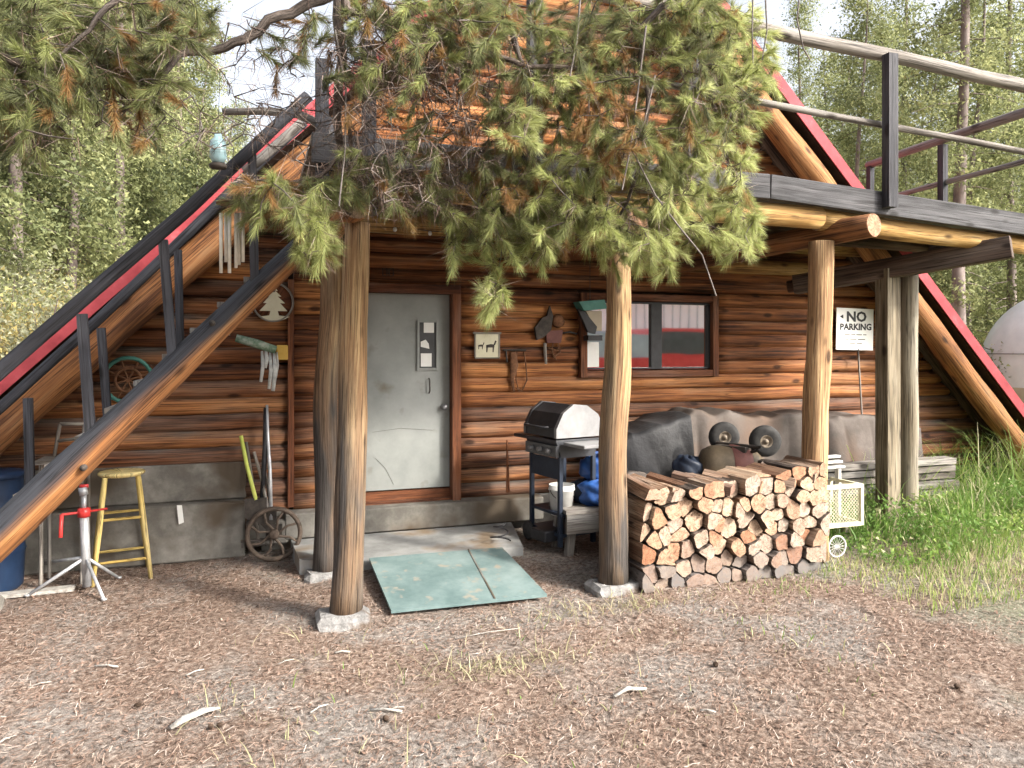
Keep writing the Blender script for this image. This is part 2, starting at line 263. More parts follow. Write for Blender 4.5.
# ------------------------------------------------------------------ object helpers
def tag(o, label=None, cat=None, group=None, kind=None):
    if label: o['label'] = label
    if cat: o['category'] = cat
    if group: o['group'] = group
    if kind: o['kind'] = kind
    return o
def thing(name, label, cat, loc=(0, 0, 0), rz=0, group=None):
    o = bpy.data.objects.new(name, None); COL.objects.link(o); o.empty_display_size = .1
    o.location = loc; o.rotation_euler = (0, 0, rz)
    return tag(o, label, cat, group)
class MB:
    def __init__(s): s.v = []; s.f = []; s.uv = []; s.mi = []; s.r = []; s.g = []; s.n = 0; s.sm = []
    def add(s, verts, faces, uvs=None, mi=0, rnd=None, grey=0., smooth_=False):
        """uvs: one (u, v) per face corner list, or None (box-mapped from position)"""
        rnd = random.random() if rnd is None else rnd
        base = s.n; s.v += [tuple(map(float, p)) for p in verts]; s.n += len(verts)
        s.r += [rnd]*len(verts); s.g += ([grey]*len(verts) if np.isscalar(grey) else list(grey))
        for k, f in enumerate(faces):
            s.f.append(tuple(base+i for i in f)); s.mi.append(mi if isinstance(mi, int) else mi[k]); s.sm.append(smooth_ if isinstance(smooth_, bool) else smooth_[k])
            if uvs is not None: s.uv += [tuple(q) for q in uvs[k]]
            else:
                P = [np.array(verts[i], float) for i in f]; n = np.cross(P[1]-P[0], P[2]-P[0]); ax = int(np.argmax(np.abs(n)))
                a, b = [i for i in range(3) if i != ax]; s.uv += [(p[a], p[b]) for p in P]
        return s
    def box(s, c, size, rz=0, rx=0, ry=0, grain=None, mi=0, rnd=None, grey=0., bev=0.):
        """grain: index of the long axis (0, 1, 2) for UV v; default longest"""
        c = np.array(c, float); h = np.array(size, float)/2
        g = int(np.argmax(size)) if grain is None else grain
        Rm = np.array((Matrix.Rotation(rz, 3, 'Z') @ Matrix.Rotation(ry, 3, 'Y') @ Matrix.Rotation(rx, 3, 'X')))
        if bev <= 0:
            V = np.array([(x, y, z) for x in (-1, 1) for y in (-1, 1) for z in (-1, 1)], float)*h
            F = [(0, 1, 3, 2), (4, 6, 7, 5), (0, 4, 5, 1), (2, 3, 7, 6), (0, 2, 6, 4), (1, 5, 7, 3)]
        else:
            bm = bevbox(h, bev); V, F = bm
        off = random.random()*3
        uvs = []
        for f in F:
            P = V[list(f)]; n = np.cross(P[1]-P[0], P[2]-P[0]); ax = int(np.argmax(np.abs(n)))
            o = [i for i in range(3) if i != ax]
            if g in o: va = g; ua = [i for i in o if i != g][0]; uvs.append([(p[ua]+ax*.37+off, p[va]) for p in P])
            else: uvs.append([(p[o[0]], p[o[1]]) for p in P])
        return s.add(V @ Rm.T+c, F, uvs, mi, rnd, grey)
    def tube(s, pts, rad, seg=12, rough=0., mi=0, cap=None, rnd=None, grey=0., closed=False, gfn=None, seed=None, flat=1.0):
        """a log, pipe or cord along pts; cap = material index of the end faces"""
        P = [np.array(p, float) for p in pts]; n = len(P)
        rad = [rad]*n if np.isscalar(rad) else list(rad)
        rnd = random.random() if rnd is None else rnd; seed = random.randint(0, 9999) if seed is None else seed
        T = []; G = []
        for i in range(n):
            a = P[(i-1) % n] if (closed or i > 0) else P[0]; b = P[(i+1) % n] if (closed or i < n-1) else P[-1]
            t = b-a; T.append(t/(np.linalg.norm(t)+1e-9))
        up = np.array((0, 0, 1.)) if abs(T[0][2]) < .9 else np.array((0, 1., 0))
        u = np.cross(up, T[0]); u /= np.linalg.norm(u); V = []; U0 = []
        L = [0.]
        for i in range(1, n+(1 if closed else 0)): L.append(L[-1]+np.linalg.norm(P[i % n]-P[i-1]))
        for i in range(n):
            u = u-T[i]*np.dot(u, T[i]); u /= np.linalg.norm(u)+1e-9; w = np.cross(T[i], u)
            for k in range(seg):
                a = 2*math.pi*k/seg
                rr = rad[i]
                if rough: rr *= 1+rough*((float(vnoise(math.cos(a)*1.4+seed, math.sin(a)*1.4+L[i]*3, 3))-.5)*2)
                dv = u*math.cos(a)+w*math.sin(a)*flat; V.append(P[i]+dv*rr)
                if gfn: G.append(grey+gfn(P[i], dv))
        F = []; UV = []; rm = max(rad)
        for i in range(n if closed else n-1):
            j = (i+1) % n
            for k in range(seg):
                k2 = (k+1) % seg; F.append((i*seg+k, i*seg+k2, j*seg+k2, j*seg+k))
                u0, u1 = k/seg*2*math.pi*rm, (k+1)/seg*2*math.pi*rm
                UV.append([(u0, L[i]), (u1, L[i]), (u1, L[i+1]), (u0, L[i+1])])
        MI = [mi]*len(F); SM = [True]*len(F)
        if cap is not None and not closed:
            for e, ring in ((0, list(range(seg))[::-1]), (1, list(range((n-1)*seg, n*seg)))):
                F.append(tuple(ring)); MI.append(cap); SM.append(False)
                r = rad[0] if e == 0 else rad[-1]
                UV.append([(math.cos(2*math.pi*(q % seg)/seg)*r, math.sin(2*math.pi*(q % seg)/seg)*r) for q in ring])
        s.add(V, F, UV, MI, rnd, G if gfn else grey, SM)
        return s
    def log(s, a, b, ra, rb=None, seg=14, n=None, bend=.01, rough=.08, mi=0, cap=1, rnd=None, grey=0., gfn=None):
        a = np.array(a, float); b = np.array(b, float); rb = ra if rb is None else rb
        Ln = np.linalg.norm(b-a); n = n or max(3, int(Ln/.16)+1)
        t = (b-a)/Ln; q = np.cross(t, (0.3, .5, .81)); q /= np.linalg.norm(q); w = np.cross(t, q)
        sd = random.random()*99; P = []; Rr = []
        for i in range(n):
            f = i/(n-1); e = math.sin(math.pi*f)
            o = q*(float(vnoise(f*Ln*.9+sd, 0, 4))-.5)*2*bend*e+w*(float(vnoise(f*Ln*.9+sd, 9, 4))-.5)*2*bend*e
            P.append(a+(b-a)*f+o); Rr.append((ra+(rb-ra)*f)*(1+rough*.6*(float(vnoise(f*Ln*2.6+sd, 3, 4))-.5)))
        return s.tube(P, Rr, seg, rough, mi, cap, rnd, grey, gfn=gfn)
    def lathe(s, prof, c=(0, 0, 0), seg=24, mi=0, axis=2, rnd=None, grey=0., smooth_=True):
        """prof: (radius, height) pairs; axis of revolution 0, 1 or 2"""
        V = []; F = []; UV = []
        for i, (r, h) in enumerate(prof):
            for k in range(seg):
                a = 2*math.pi*k/seg; p = [r*math.cos(a), r*math.sin(a), h]
                if axis == 0: p = [h, p[0], p[1]]
                elif axis == 1: p = [p[0], h, p[1]]
                V.append(np.array(p)+np.array(c, float))
        for i in range(len(prof)-1):
            for k in range(seg):
                k2 = (k+1) % seg; f = (i*seg+k, i*seg+k2, (i+1)*seg+k2, (i+1)*seg+k)
                F.append(f if axis != 1 else f[::-1]); UV.append([(k/seg, prof[i][1]), ((k+1)/seg, prof[i][1]), ((k+1)/seg, prof[i+1][1]), (k/seg, prof[i+1][1])])
        s.add(V, F, UV, mi, rnd, grey, smooth_); return s
    def prism(s, poly, y0, y1, mi=0, cap=None, rnd=None, grey=0., plane='xz', fn=None):
        """poly in a plane, extruded along the third axis"""
        n = len(poly); V = []
        for y in (y0, y1):
            for (a, b) in poly: V.append({'xz': (a, y, b), 'xy': (a, b, y), 'yz': (y, a, b)}[plane])
        c = mi if cap is None else cap
        F = [tuple(range(n)), tuple(range(n, 2*n))[::-1]]; MI = [c, c]
        ca = np.mean(np.array(poly), 0); UV = [[tuple(np.array(poly[i])-ca) for i in range(n)], [tuple(np.array(poly[i])-ca) for i in range(n)][::-1]]
        u = 0
        for i in range(n):
            j = (i+1) % n; d = math.dist(poly[i], poly[j]); F.append((i, i+n, j+n, j)); MI.append(mi)
            UV.append([(u, y0), (u, y1), (u+d, y1), (u+d, y0)]); u += d
        if fn: V = [fn(p) for p in V]
        return s.add(V, F, UV, MI, rnd, grey)
    def build(s, name, mats, parent=None, origin=None, local=False):
        me = bpy.data.meshes.new(name)
        o0 = np.zeros(3)
        if origin is not None: o0 = np.array(origin, float)
        elif parent is not None and not local:
            q = parent
            while q is not None: o0 = o0+np.array(q.location); q = q.parent
        V = np.array(s.v, float)-(o0 if not local else 0)
        me.from_pydata(V.tolist(), [], s.f)
        mats = mats if isinstance(mats, (list, tuple)) else [mats]
        for m in mats: me.materials.append(m)
        me.polygons.foreach_set('material_index', [min(i, len(mats)-1) for i in s.mi]); me.polygons.foreach_set('use_smooth', s.sm)
        uv = me.uv_layers.new(name='UVMap'); uv.data.foreach_set('uv', np.array(s.uv, np.float32).ravel())
        for nm, d in (('rnd', s.r), ('grey', s.g)):
            me.attributes.new(nm, 'FLOAT', 'POINT').data.foreach_set('value', np.array(d, np.float32))
        me.validate(); me.update()
        o = bpy.data.objects.new(name, me); COL.objects.link(o); o.parent = parent
        if origin is not None: o.location = origin
        return o
def bevbox(h, b):
    """chamfered box: 24 verts"""
    V = []; idx = {}
    for sx in (-1, 1):
        for sy in (-1, 1):
            for sz in (-1, 1):
                sg = np.array((sx, sy, sz))
                for ax in range(3):
                    p = sg*h-sg*b; p = p.astype(float); p[ax] = sg[ax]*h[ax]; idx[(sx, sy, sz, ax)] = len(V); V.append(p)
    F = []
    for ax in range(3):
        o = [i for i in range(3) if i != ax]
        for sgn in (-1, 1):
            r = []
            for a, c in ((-1, -1), (1, -1), (1, 1), (-1, 1)):
                k = [0, 0, 0]; k[ax] = sgn; k[o[0]] = a; k[o[1]] = c; r.append(idx[(*k, ax)])
            F.append(tuple(r))
        for a in (-1, 1):
            for c in (-1, 1):
                k1 = [0, 0, 0]; k2 = [0, 0, 0]; k1[ax] = -1; k2[ax] = 1
                for k in (k1, k2): k[o[0]] = a; k[o[1]] = c
                F.append((idx[(*k1, o[0])], idx[(*k2, o[0])], idx[(*k2, o[1])], idx[(*k1, o[1])]))
    for sx in (-1, 1):
        for sy in (-1, 1):
            for sz in (-1, 1): F.append(tuple(idx[(sx, sy, sz, ax)] for ax in range(3)))
    V = np.array(V); out = []
    for f in F:
        P = V[list(f)]; n = np.cross(P[1]-P[0], P[2]-P[0]); out.append(f if np.dot(n, P.mean(0)) > 0 else f[::-1])
    return V, out
def tri_mesh(name, V, F, mats, parent=None, rnd=None, grey=None, origin=None):
    """fast mesh from numpy arrays: V (n,3), F (m,3 or 4)"""
    me = bpy.data.meshes.new(name); k = F.shape[1]
    if origin is not None: V = V-np.array(origin)
    me.vertices.add(len(V)); me.vertices.foreach_set('co', V.astype(np.float32).ravel())
    me.loops.add(F.size); me.loops.foreach_set('vertex_index', F.astype(np.int32).ravel())
    me.polygons.add(len(F)); me.polygons.foreach_set('loop_start', np.arange(0, F.size, k, dtype=np.int32))
    me.materials.append(mats)
    if rnd is not None: me.attributes.new('rnd', 'FLOAT', 'POINT').data.foreach_set('value', rnd.astype(np.float32))
    me.attributes.new('grey', 'FLOAT', 'POINT').data.foreach_set('value', (np.zeros(len(V)) if grey is None else grey).astype(np.float32))
    me.update(calc_edges=True); me.validate()
    o = bpy.data.objects.new(name, me); COL.objects.link(o); o.parent = parent
    if origin is not None: o.location = origin
    return o
def copy_tree(o, parent=None):
    c = o.copy(); COL.objects.link(c); c.parent = parent
    for ch in list(o.children): copy_tree(ch, c)
    return c
def one(mb, name, mats, label, cat, group=None, kind=None, origin=None):
    V = np.array(mb.v)
    if origin is None and kind is None: origin = ((V[:, 0].min()+V[:, 0].max())/2, (V[:, 1].min()+V[:, 1].max())/2, V[:, 2].min())
    o = mb.build(name, mats, None, origin); return tag(o, label, cat, group, kind)

# ================================================================== GROUND
def axis_(lo, hi, fine_lo, fine_hi, st, growth=1.18):
    a = list(np.arange(fine_lo, fine_hi, st)); s = st; x = fine_lo
    left = []
    while x > lo: s *= growth; x -= s; left.append(x)
    s = st; x = a[-1]; right = []
    while x < hi: s *= growth; x += s; right.append(x)
    return np.array(left[::-1]+a+right)
xs = axis_(-220, 220, -3, 9, .06); ys = axis_(-120, 260, -6, 1, .06)
X, Y = np.meshgrid(xs, ys); Z = gz(X, Y)
V = np.stack([X.ravel(), Y.ravel(), Z.ravel()], 1); nx, ny = len(xs), len(ys)
i, j = np.meshgrid(np.arange(nx-1), np.arange(ny-1)); i = i.ravel(); j = j.ravel()
F = np.stack([j*nx+i, j*nx+i+1, (j+1)*nx+i+1, (j+1)*nx+i], 1)
g = tri_mesh('ground', V, F, M['ground'], rnd=np.zeros(len(V))); tag(g, kind='structure')
g.data.polygons.foreach_set('use_smooth', [True]*len(F))

def slivers(n, xr, yr, lr, wr, seed, zoff=.006, mask=None, tilt=.25):
    r = np.random.default_rng(seed)
    x = r.uniform(*xr, n); y = r.uniform(*yr, n)
    if mask is not None:
        k = r.random(n) < mask(x, y); x = x[k]; y = y[k]; n = len(x)
    a = r.uniform(0, math.pi, n); l = r.uniform(*lr, n)/2; w = r.uniform(*wr, n)/2; t = r.normal(0, tilt, n)*l
    dx, dy = np.cos(a)*l, np.sin(a)*l; wx, wy = -np.sin(a)*w, np.cos(a)*w; z = gz(x, y)+zoff+np.abs(t)*.6
    V = np.stack([np.stack([x-dx-wx, y-dy-wy, z-t], 1), np.stack([x+dx-wx, y+dy-wy, z+t], 1), np.stack([x+dx+wx, y+dy+wy, z+t+.001], 1), np.stack([x-dx+wx, y-dy+wy, z-t+.001], 1)], 1).reshape(-1, 3)
    F = np.arange(4*n).reshape(-1, 4); return V, F, np.repeat(r.random(n), 4)
def litmask(x, y): return np.clip(.35+1.1*vnoise(x*.9, y*.9, 12)-.45*smooth(4.5, 7, x), 0, 1)*(1-.9*((x > .9) & (x < 2.1) & (y > -2.1)))
Va, Fa, ra = slivers(130000, (-2.6, 7.5), (-5.6, -.2), (.018, .055), (.0014, .0030), 3, mask=litmask)
Vb, Fb, rb = slivers(16000, (-2.6, 7.5), (-5.6, -.2), (.008, .022), (.005, .014), 4, mask=litmask, tilt=.35)
o = tri_mesh('needle_litter', np.vstack([Va, Vb]), np.vstack([Fa, Fb+len(Va)]), M['litter'], rnd=np.concatenate([ra, rb*.8])); tag(o, kind='stuff')

def blades(n, xr, yr, hr, seed, mask=None, w=.004, lean=.35, dead=.1, rr=(0, 1)):
    r = np.random.default_rng(seed); x = r.uniform(*xr, n); y = r.uniform(*yr, n)
    if mask is not None:
        k = r.random(n) < mask(x, y); x = x[k]; y = y[k]; n = len(x)
    h = r.uniform(*hr, n)*(.6+.7*vnoise(x*2.2, y*2.2, 8)); a = r.uniform(0, 2*math.pi, n); b = r.uniform(0, 2*math.pi, n); L = h*r.uniform(.1, lean*2, n)
    z = gz(x, y)-.01; ww = w*(.6+.8*r.random(n)); wx, wy = np.cos(b)*ww, np.sin(b)*ww
    def ring(f, s, bend): return np.stack([np.stack([x-wx*s+np.cos(a)*L*bend, y-wy*s+np.sin(a)*L*bend, z+h*f], 1), np.stack([x+wx*s+np.cos(a)*L*bend, y+wy*s+np.sin(a)*L*bend, z+h*f], 1)], 1)
    V = np.concatenate([ring(0, 1, 0), ring(.45, .85, .25), ring(.8, .5, .62), ring(1-.1*lean, .12, 1.05)], 1).reshape(-1, 3)
    q = np.arange(n)[:, None]*8; F = np.concatenate([q+np.array([[0, 1, 3, 2]]), q+np.array([[2, 3, 5, 4]]), q+np.array([[4, 5, 7, 6]])], 0)
    rv = rr[0]+(rr[1]-rr[0])*np.clip(.5*r.random(n)+.6*vnoise(x*1.5, y*1.5, 21)-.1, 0, 1); d = (r.random(n) < dead)*r.uniform(.5, 1, n)
    return V, F, np.repeat(rv, 8), np.repeat(d, 8)
def grassobj(parts, name):
    Vs = []; Fs = []; rs = []; ds = []; k = 0
    for V, F, r_, d in parts: Vs.append(V); Fs.append(F+k); rs.append(r_); ds.append(d); k += len(V)
    o = tri_mesh(name, np.vstack(Vs), np.vstack(Fs), M['grass'], rnd=np.concatenate(rs), grey=np.concatenate(ds)); tag(o, kind='stuff'); return o
def m_lush(x, y): return smooth(4.75, 5.3, x)*smooth(-2.75, -2.15, y)*(.25+.75*smooth(.25, .6, vnoise(x*2, y*2, 31)))
def m_tall(x, y): return smooth(5.7, 7.2, x)*smooth(-2.6, -1.3, y)*smooth(.2, .7, vnoise(x*1.7, y*1.7, 77))
def m_dry(x, y): return .9*np.exp(-(((x-1.36)/.26)**2+((y+3.15)/.10)**2))+.5*np.exp(-(((x-2.5)/.5)**2+((y+2.45)/.1)**2))+.02*vnoise(x*2, y*2, 14)
def m_sparse(x, y): return smooth(.45, .8, vnoise(x*1.3, y*1.3, 17))*(.12+.88*smooth(3.2, 5.2, x))*smooth(-5, -2.4, y)
grassobj([blades(20000, (4.6, 10), (-3, .2), (.06, .22), 40, m_lush, dead=.12, rr=(.1, .9)),
          blades(9000, (4.3, 8.5), (-3.3, -2.0), (.03, .11), 47, lambda x, y: smooth(4.2, 5.2, x)*.8, dead=.5, rr=(.4, 1)),
          blades(16000, (3, 8), (-4.8, -2), (.025, .07), 45, m_sparse, dead=.45, rr=(.1, .8)),
          blades(4200, (-2.5, 5), (-5.4, -2.2), (.03, .09), 46, m_sparse, dead=.5, rr=(.1, .8))], 'grass')
grassobj([blades(17000, (5.6, 11), (-2.6, 1.2), (.2, .85), 41, m_tall, w=.005, lean=.6, dead=.14, rr=(.25, 1.0)),
          blades(2500, (5.2, 8), (-1.9, -.3), (.2, .45), 42, lambda x, y: np.ones_like(x)*.8, w=.006, lean=.5, dead=.18, rr=(.1, .7))], 'tall_grass')
grassobj([blades(26000, (-.4, 4), (-4.2, -2.2), (.03, .10), 43, m_dry, w=.003, lean=1.2, dead=1.0)], 'dry_grass')
# leafy weeds at the right end of the porch
r = np.random.default_rng(55); n = 9000; x = r.uniform(5.0, 8.5, n); y = r.uniform(-2.5, -.2, n); hgt = .1+.42*vnoise(x*2.6, y*2.6, 61)*smooth(5.0, 6.2, x); z = gz(x, y)+hgt*np.sqrt(r.random(n))
V = np.stack([x, y, z], 1)[:, None, :]+r.normal(0, .016, (n, 3, 3)); o = tri_mesh('leafy_weeds', V.reshape(-1, 3), np.arange(3*n).reshape(-1, 3), M['grass'], rnd=np.repeat(np.clip(vnoise(x*3, y*3, 62)*.9+r.normal(0, .12, n), 0, 1), 3), grey=np.repeat((r.random(n) < .08)*.7, 3)); tag(o, kind='stuff')
# undergrowth on the hillside behind
r = np.random.default_rng(5)
n = 70000; x = r.uniform(-30, 34, n); y = 3+(r.random(n)**1.5)*45
k = (x < -3.5-(y-3)*.05) | (x > 11); x = x[k]; y = y[k]; n = len(x)
s = r.uniform(.03, .06, n)*(1+y/25); c = np.stack([x, y, gz(x, y)+r.random(n)*.45], 1)
def tris(c, s, r, flat=None):
    n = len(c); V = c[:, None, :]+np.clip(r.normal(0, 1, (n, 3, 3)), -1.4, 1.4)*s[:, None, None]*.6; return V.reshape(-1, 3), np.arange(3*n).reshape(-1, 3)
V, F = tris(c, s, r); rn = np.clip(vnoise(x*.5, y*.5, 9)+r.normal(0, .15, n), 0, 1)
o = tri_mesh('undergrowth', V, F, M['leafY'], rnd=np.repeat(rn, 3)); tag(o, kind='stuff')

# ================================================================== CABIN
AX, AZ = 3.29, 6.68            # apex of the wall's roof line; 45 degree slopes
cab = thing('log_cabin', 'brown log A-frame cabin with red edged roof, grey door and one window', 'cabin', (AX, 0, 0))
DX0, DX1, DZ0, DZ1 = .93, 1.83, .37, 2.40
WX0, WX1, WZ0, WZ1 = 3.30, 4.82, 1.64, 2.37
mb = MB(); SP = .152; rl = .0845; z = .36+SP/2; row = 0
while z < AZ-.3:
    hw = AZ-z-.22
    x0, x1 = AX-hw, AX+hw
    if z < .83: x0 = max(x0, -.10)
    cuts = []
    if z-SP/2 < DZ1+.02: cuts.append((DX0-.09, DX1+.09))
    if z+SP/2 > WZ0-.02 and z-SP/2 < WZ1+.03: cuts.append((WX0-.09, WX1+.09))
    segs = [(x0, x1)]
    for a, b in cuts:
        ns = []
        for p, q in segs:
            if b <= p or a >= q: ns.append((p, q)); continue
            if a > p: ns.append((p, a))
            if b < q: ns.append((b, q))
        segs = ns
    # break at the corner board on the left
    ns = []
    for p, q in segs:
        if p < .30 < q and z < 3: ns += [(p, .285), (.335, q)]
        else: ns.append((p, q))
    for p, q in ns:
        left = q < .31
        gr = (.30 if z < 1.3 else .05)+random.uniform(-.12, .18)+(.25 if left and row % 2 else 0)-(.12 if 1.3 < z < 3 and not left else 0)
        yy = (0 if not left else .03)
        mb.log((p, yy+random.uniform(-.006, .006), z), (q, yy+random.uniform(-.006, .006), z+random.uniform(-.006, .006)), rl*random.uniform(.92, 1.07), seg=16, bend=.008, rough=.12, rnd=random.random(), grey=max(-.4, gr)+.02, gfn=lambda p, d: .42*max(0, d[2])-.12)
    z += SP; row += 1
mb.build('log_wall', [M['siding'], M['cut']], cab)
# dark sheathing behind the logs so no light comes through the chinks
mb = MB()
for (a, b, c, d) in ((-3.4, .84, .1, 5.2), (1.92, 3.21, .1, 5.2), (4.91, 10.3, .1, 5.2)):
    pass
def roofz(x): return AZ-abs(x-AX)-.12
poly = [(AX-6.5, .1), (AX+6.5, .1), (AX, AZ-.3)]
mb.prism(poly, .09, .12); mb.build('sheathing', M['soffit'], cab)
# foundation
fd = MB()
fd.box((4.0+1.2, .06, .18), (10.3, .2, .36), bev=.01)
fd.box((-1.3, .10, .67), (2.44, .34, .33), bev=.012)
fd.box((-1.23, .06, .25), (2.28, .50, .50), bev=.015)
fd.build('foundation', M['concrete'], cab)
# roof: two slopes, back to y=9
YV = -.62; OV = .16
def slope_pt(t, side, n): # t down the slope from the apex, n outward
    return (AX+side*(t*.7071+n*.7071), AZ-t*.7071+n*.7071)
for side in (-1, 1):
    a = slope_pt(-.02, side, 0); b = slope_pt(9.75, side, 0); c = slope_pt(9.75, side, .07); d = slope_pt(-.09, side, .07)
    pl = [(AX, AZ), b, c, (AX, AZ+.10)] if side == 1 else [(AX, AZ+.10), c, b, (AX, AZ)]
    mb = MB(); mb.prism(pl, YV+.03, 9.0); rf = mb.build('roof', M['soffit'], cab)
    b2 = slope_pt(9.8, side, .073); c2 = slope_pt(9.8, side, .09)
    mb = MB(); mb.prism([(AX, AZ+.104), b2, c2, (AX, AZ+.13)], YV-.02, 9.1)
    for q in np.arange(YV+.2, 9, .3):
        e0 = slope_pt(.1, side, .09); e1 = slope_pt(9.8, side, .09); e2 = slope_pt(9.8, side, .115); e3 = slope_pt(.1, side, .115)
        mb.prism([e0, e1, e2, e3], q, q+.03)
    mb.build('roofing', M['roofing'], rf)
    # red verge flashing
    e = [slope_pt(.0, side, -.02), slope_pt(9.8, side, -.02-.02*(side < 0)), slope_pt(9.8, side, .09), slope_pt(.0, side, .09)]
    e[0] = (AX, AZ-.05); e[3] = (AX, AZ+.14)
    mb = MB(); mb.prism(e, YV-.035, YV-.022); mb.build('flashing', M['red'], rf)
    p0 = slope_pt(.25, side, -.20); p1 = slope_pt(9.6, side, -.20)
    mb = MB(); mb.log((p0[0], YV+.13, p0[1]), (p1[0], YV+.13, p1[1]), .125, .14, seg=16, rnd=.4+.2*side, grey=-.15); mb.build('rafter', [M['rafter'], M['cut']], cab)
    mb = MB()
    for q in (.10,):
        p0 = slope_pt(.3, side, -.10); p1 = slope_pt(9.6, side, -.10)
        mb.log((p0[0], q-.16, p0[1]), (p1[0], q-.16, p1[1]), .085, .085, rnd=.3, grey=.1)
    mb.build('rafter', [M['beam'], M['cut']], cab)
mb = MB(); mb.prism([(AX-6.9, .05), (AX+6.9, .05), (AX, AZ-.03)], 8.6, 8.7); mb.build('back_wall', M['siding'], cab)
mb = MB(); mb.box((.31, -.065, 1.45), (.055, .05, 2.1), grain=2); mb.build('corner_board', M['trim'], cab)
# gable beam over the deck and a dark gable opening behind the deck
# door
dr = MB(); dr.box(((DX0+DX1)/2, .0, (DZ0+.12+DZ1)/2), (DX1-DX0, .05, DZ1-DZ0-.12), bev=.004); door = dr.build('door', M['door'], cab)
mb = MB(); mb.box(((DX0+DX1)/2, -.012, DZ0+.065), (DX1-DX0, .06, .085), grain=0); mb.box(((DX0+DX1)/2, -.03, DZ0+.012), (DX1-DX0+.04, .14, .022), grain=0); mb.build('kick_board', M['trim'], door)
a = at(418, 321, -.025); b = at(437, 369, -.025)
x0, x1, z0, z1 = a[0], b[0], b[2], a[2]
mb = MB()
for c, s in (((x0, (z0+z1)/2), (.022, z1-z0+.022)), ((x1, (z0+z1)/2), (.022, z1-z0+.022)), (((x0+x1)/2, z0), (x1-x0-.022, .022)), (((x0+x1)/2, z1), (x1-x0-.022, .022))):
    mb.box((c[0], -.036, c[1]), (s[0], .022, s[1]))
lt = mb.build('door_window', M['door'], door)
xm = (x0+x1)/2; wl = x1-x0-.026
mb = MB(); mb.box((xm, -.027, (z0+z1)/2), (wl, .006, z1-z0-.026)); mb.build('pane', M['charcoal'], lt)
mb = MB(); mb.box((xm+.012, -.0325, z1-.065), (wl*.62, .003, .10)); mb.build('paper_note', M['paper'], lt)
mb = MB(); mb.box((xm-.015, -.0325, z0+.09), (wl*.66, .003, .13)); mb.build('paper_note', M['paper'], lt)
mb = MB(); mb.prism([(xm-wl*.42, z0+.27), (xm-wl*.42, z0+.22), (xm+wl*.1, z0+.20), (xm+.01, z0+.25), (xm-.02, z0+.29)], -.034, -.031); mb.build('paper_note', M['paper'], lt)
k = at(445, 407, -.05); mb = MB(); mb.lathe([(0, -.055), (.018, -.055), (.03, -.04), (.03, -.022), (.014, -.012), (.014, .005), (.032, .006), (.032, .012)], (k[0]-.01, -.035, k[2]), 16, axis=1); mb.build('door_knob', M['silver'], door)
k = at(429, 386, -.03); mb = MB(); mb.tube([(k[0], -.03, k[2]+.075), (k[0], -.06, k[2]+.06), (k[0]+.002, -.062, k[2]-.05), (k[0], -.03, k[2]-.07)], .007, 8); mb.build('pull_handle', M['iron'], door)
mb = MB()
pts = [at(375, 458, -.0)+np.array((0, -.027, 0)), at(385, 468, 0)+np.array((0, -.028, 0)), at(393, 484, 0)+np.array((0, -.027, 0))]
mb.tube(pts, .0014, 5); mb.tube([at(372, 432, 0)+np.array((0, -.027, 0)), at(400, 428, 0)+np.array((0, -.028, 0)), at(432, 430, 0)+np.array((0, -.027, 0))], .0011, 5); mb.build('scratch', M['iron'], door)
mb = MB()
for xx in (DX0-.04, DX1+.045): mb.box((xx, -.075, (DZ0+DZ1)/2), (.085, .13, DZ1-DZ0), grain=2)
mb.box(((DX0+DX1)/2, -.075, DZ1+.045), (DX1-DX0+.17, .14, .09), grain=0); mb.build('door_frame', M['trim'], cab)
# window
mb = MB(); t = .05
for xx in (WX0-.045, WX1+.045): mb.box((xx, -.07, (WZ0+WZ1)/2), (.07, .11, WZ1-WZ0+.16), grain=2)
for zz in (WZ0-.045, WZ1+.045): mb.box(((WX0+WX1)/2, -.068, zz), (WX1-WX0+.02, .10, .07), grain=0)
wf = mb.build('window', M['trim'], cab)
mb = MB(); xm = at(656, 335, -.05)[0]
for xx, ww in ((xm, .13), (WX0+.003, .018), (WX1-.004, .022)): mb.box((xx, -.045, (WZ0+WZ1)/2), (ww, .04, WZ1-WZ0-.02), grain=2)
for zz in (WZ0+.012, WZ1-.008): mb.box(((WX0+WX1)/2, -.043, zz), (WX1-WX0, .036, .018), grain=0)
mb.build('sash', M['black'], wf)
for a, b in ((WX0, xm-.06), (xm+.06, WX1)):
    mb = MB(); mb.box(((a+b)/2, -.03, (WZ0+WZ1)/2), (b-a, .006, WZ1-WZ0)); mb.build('pane', M['pane'], wf)

# ================================================================== STEP, SLAB, RAMP
mb = MB(); mb.box((1.50, -.12, .255), (2.5, .26, .23), bev=.012); mb.box((.1, -.14, .21), (.36, .2, .22), bev=.02); one(mb, 'concrete_step', M['concrete'], 'long pale concrete step under the grey door', 'step')
mb = MB(); mb.prism([(.30, -.26), (2.40, -.26), (2.20, -1.16), (.84, -1.13), (.62, -1.08), (.34, -.95)][::-1], .0, .14, plane='xy'); one(mb, 'porch_slab', M['slab'], 'cracked grey concrete slab between the step and the teal board', 'slab')
rb_ = [at(0, 0, 0)]*0
mb = MB(); A = np.array((.87, -1.17)); B = np.array((1.99, -1.21)); Cc = np.array((2.04, -2.12)); D = np.array((.89, -2.09)); tz = {'A': .165, 'D': .035}
V = []
for dz in (0, .022):
    V += [(*A, .145+dz), (*B, .145+dz), (*Cc, .022+dz), (*D, .022+dz)]
mb.add(V, [(0, 1, 2, 3), (7, 6, 5, 4), (0, 4, 5, 1), (1, 5, 6, 2), (2, 6, 7, 3), (3, 7, 4, 0)])
seam = MB(); o = one(mb, 'ramp_board', M['teal'], 'faded teal painted board laid as a ramp in front of the door', 'board')
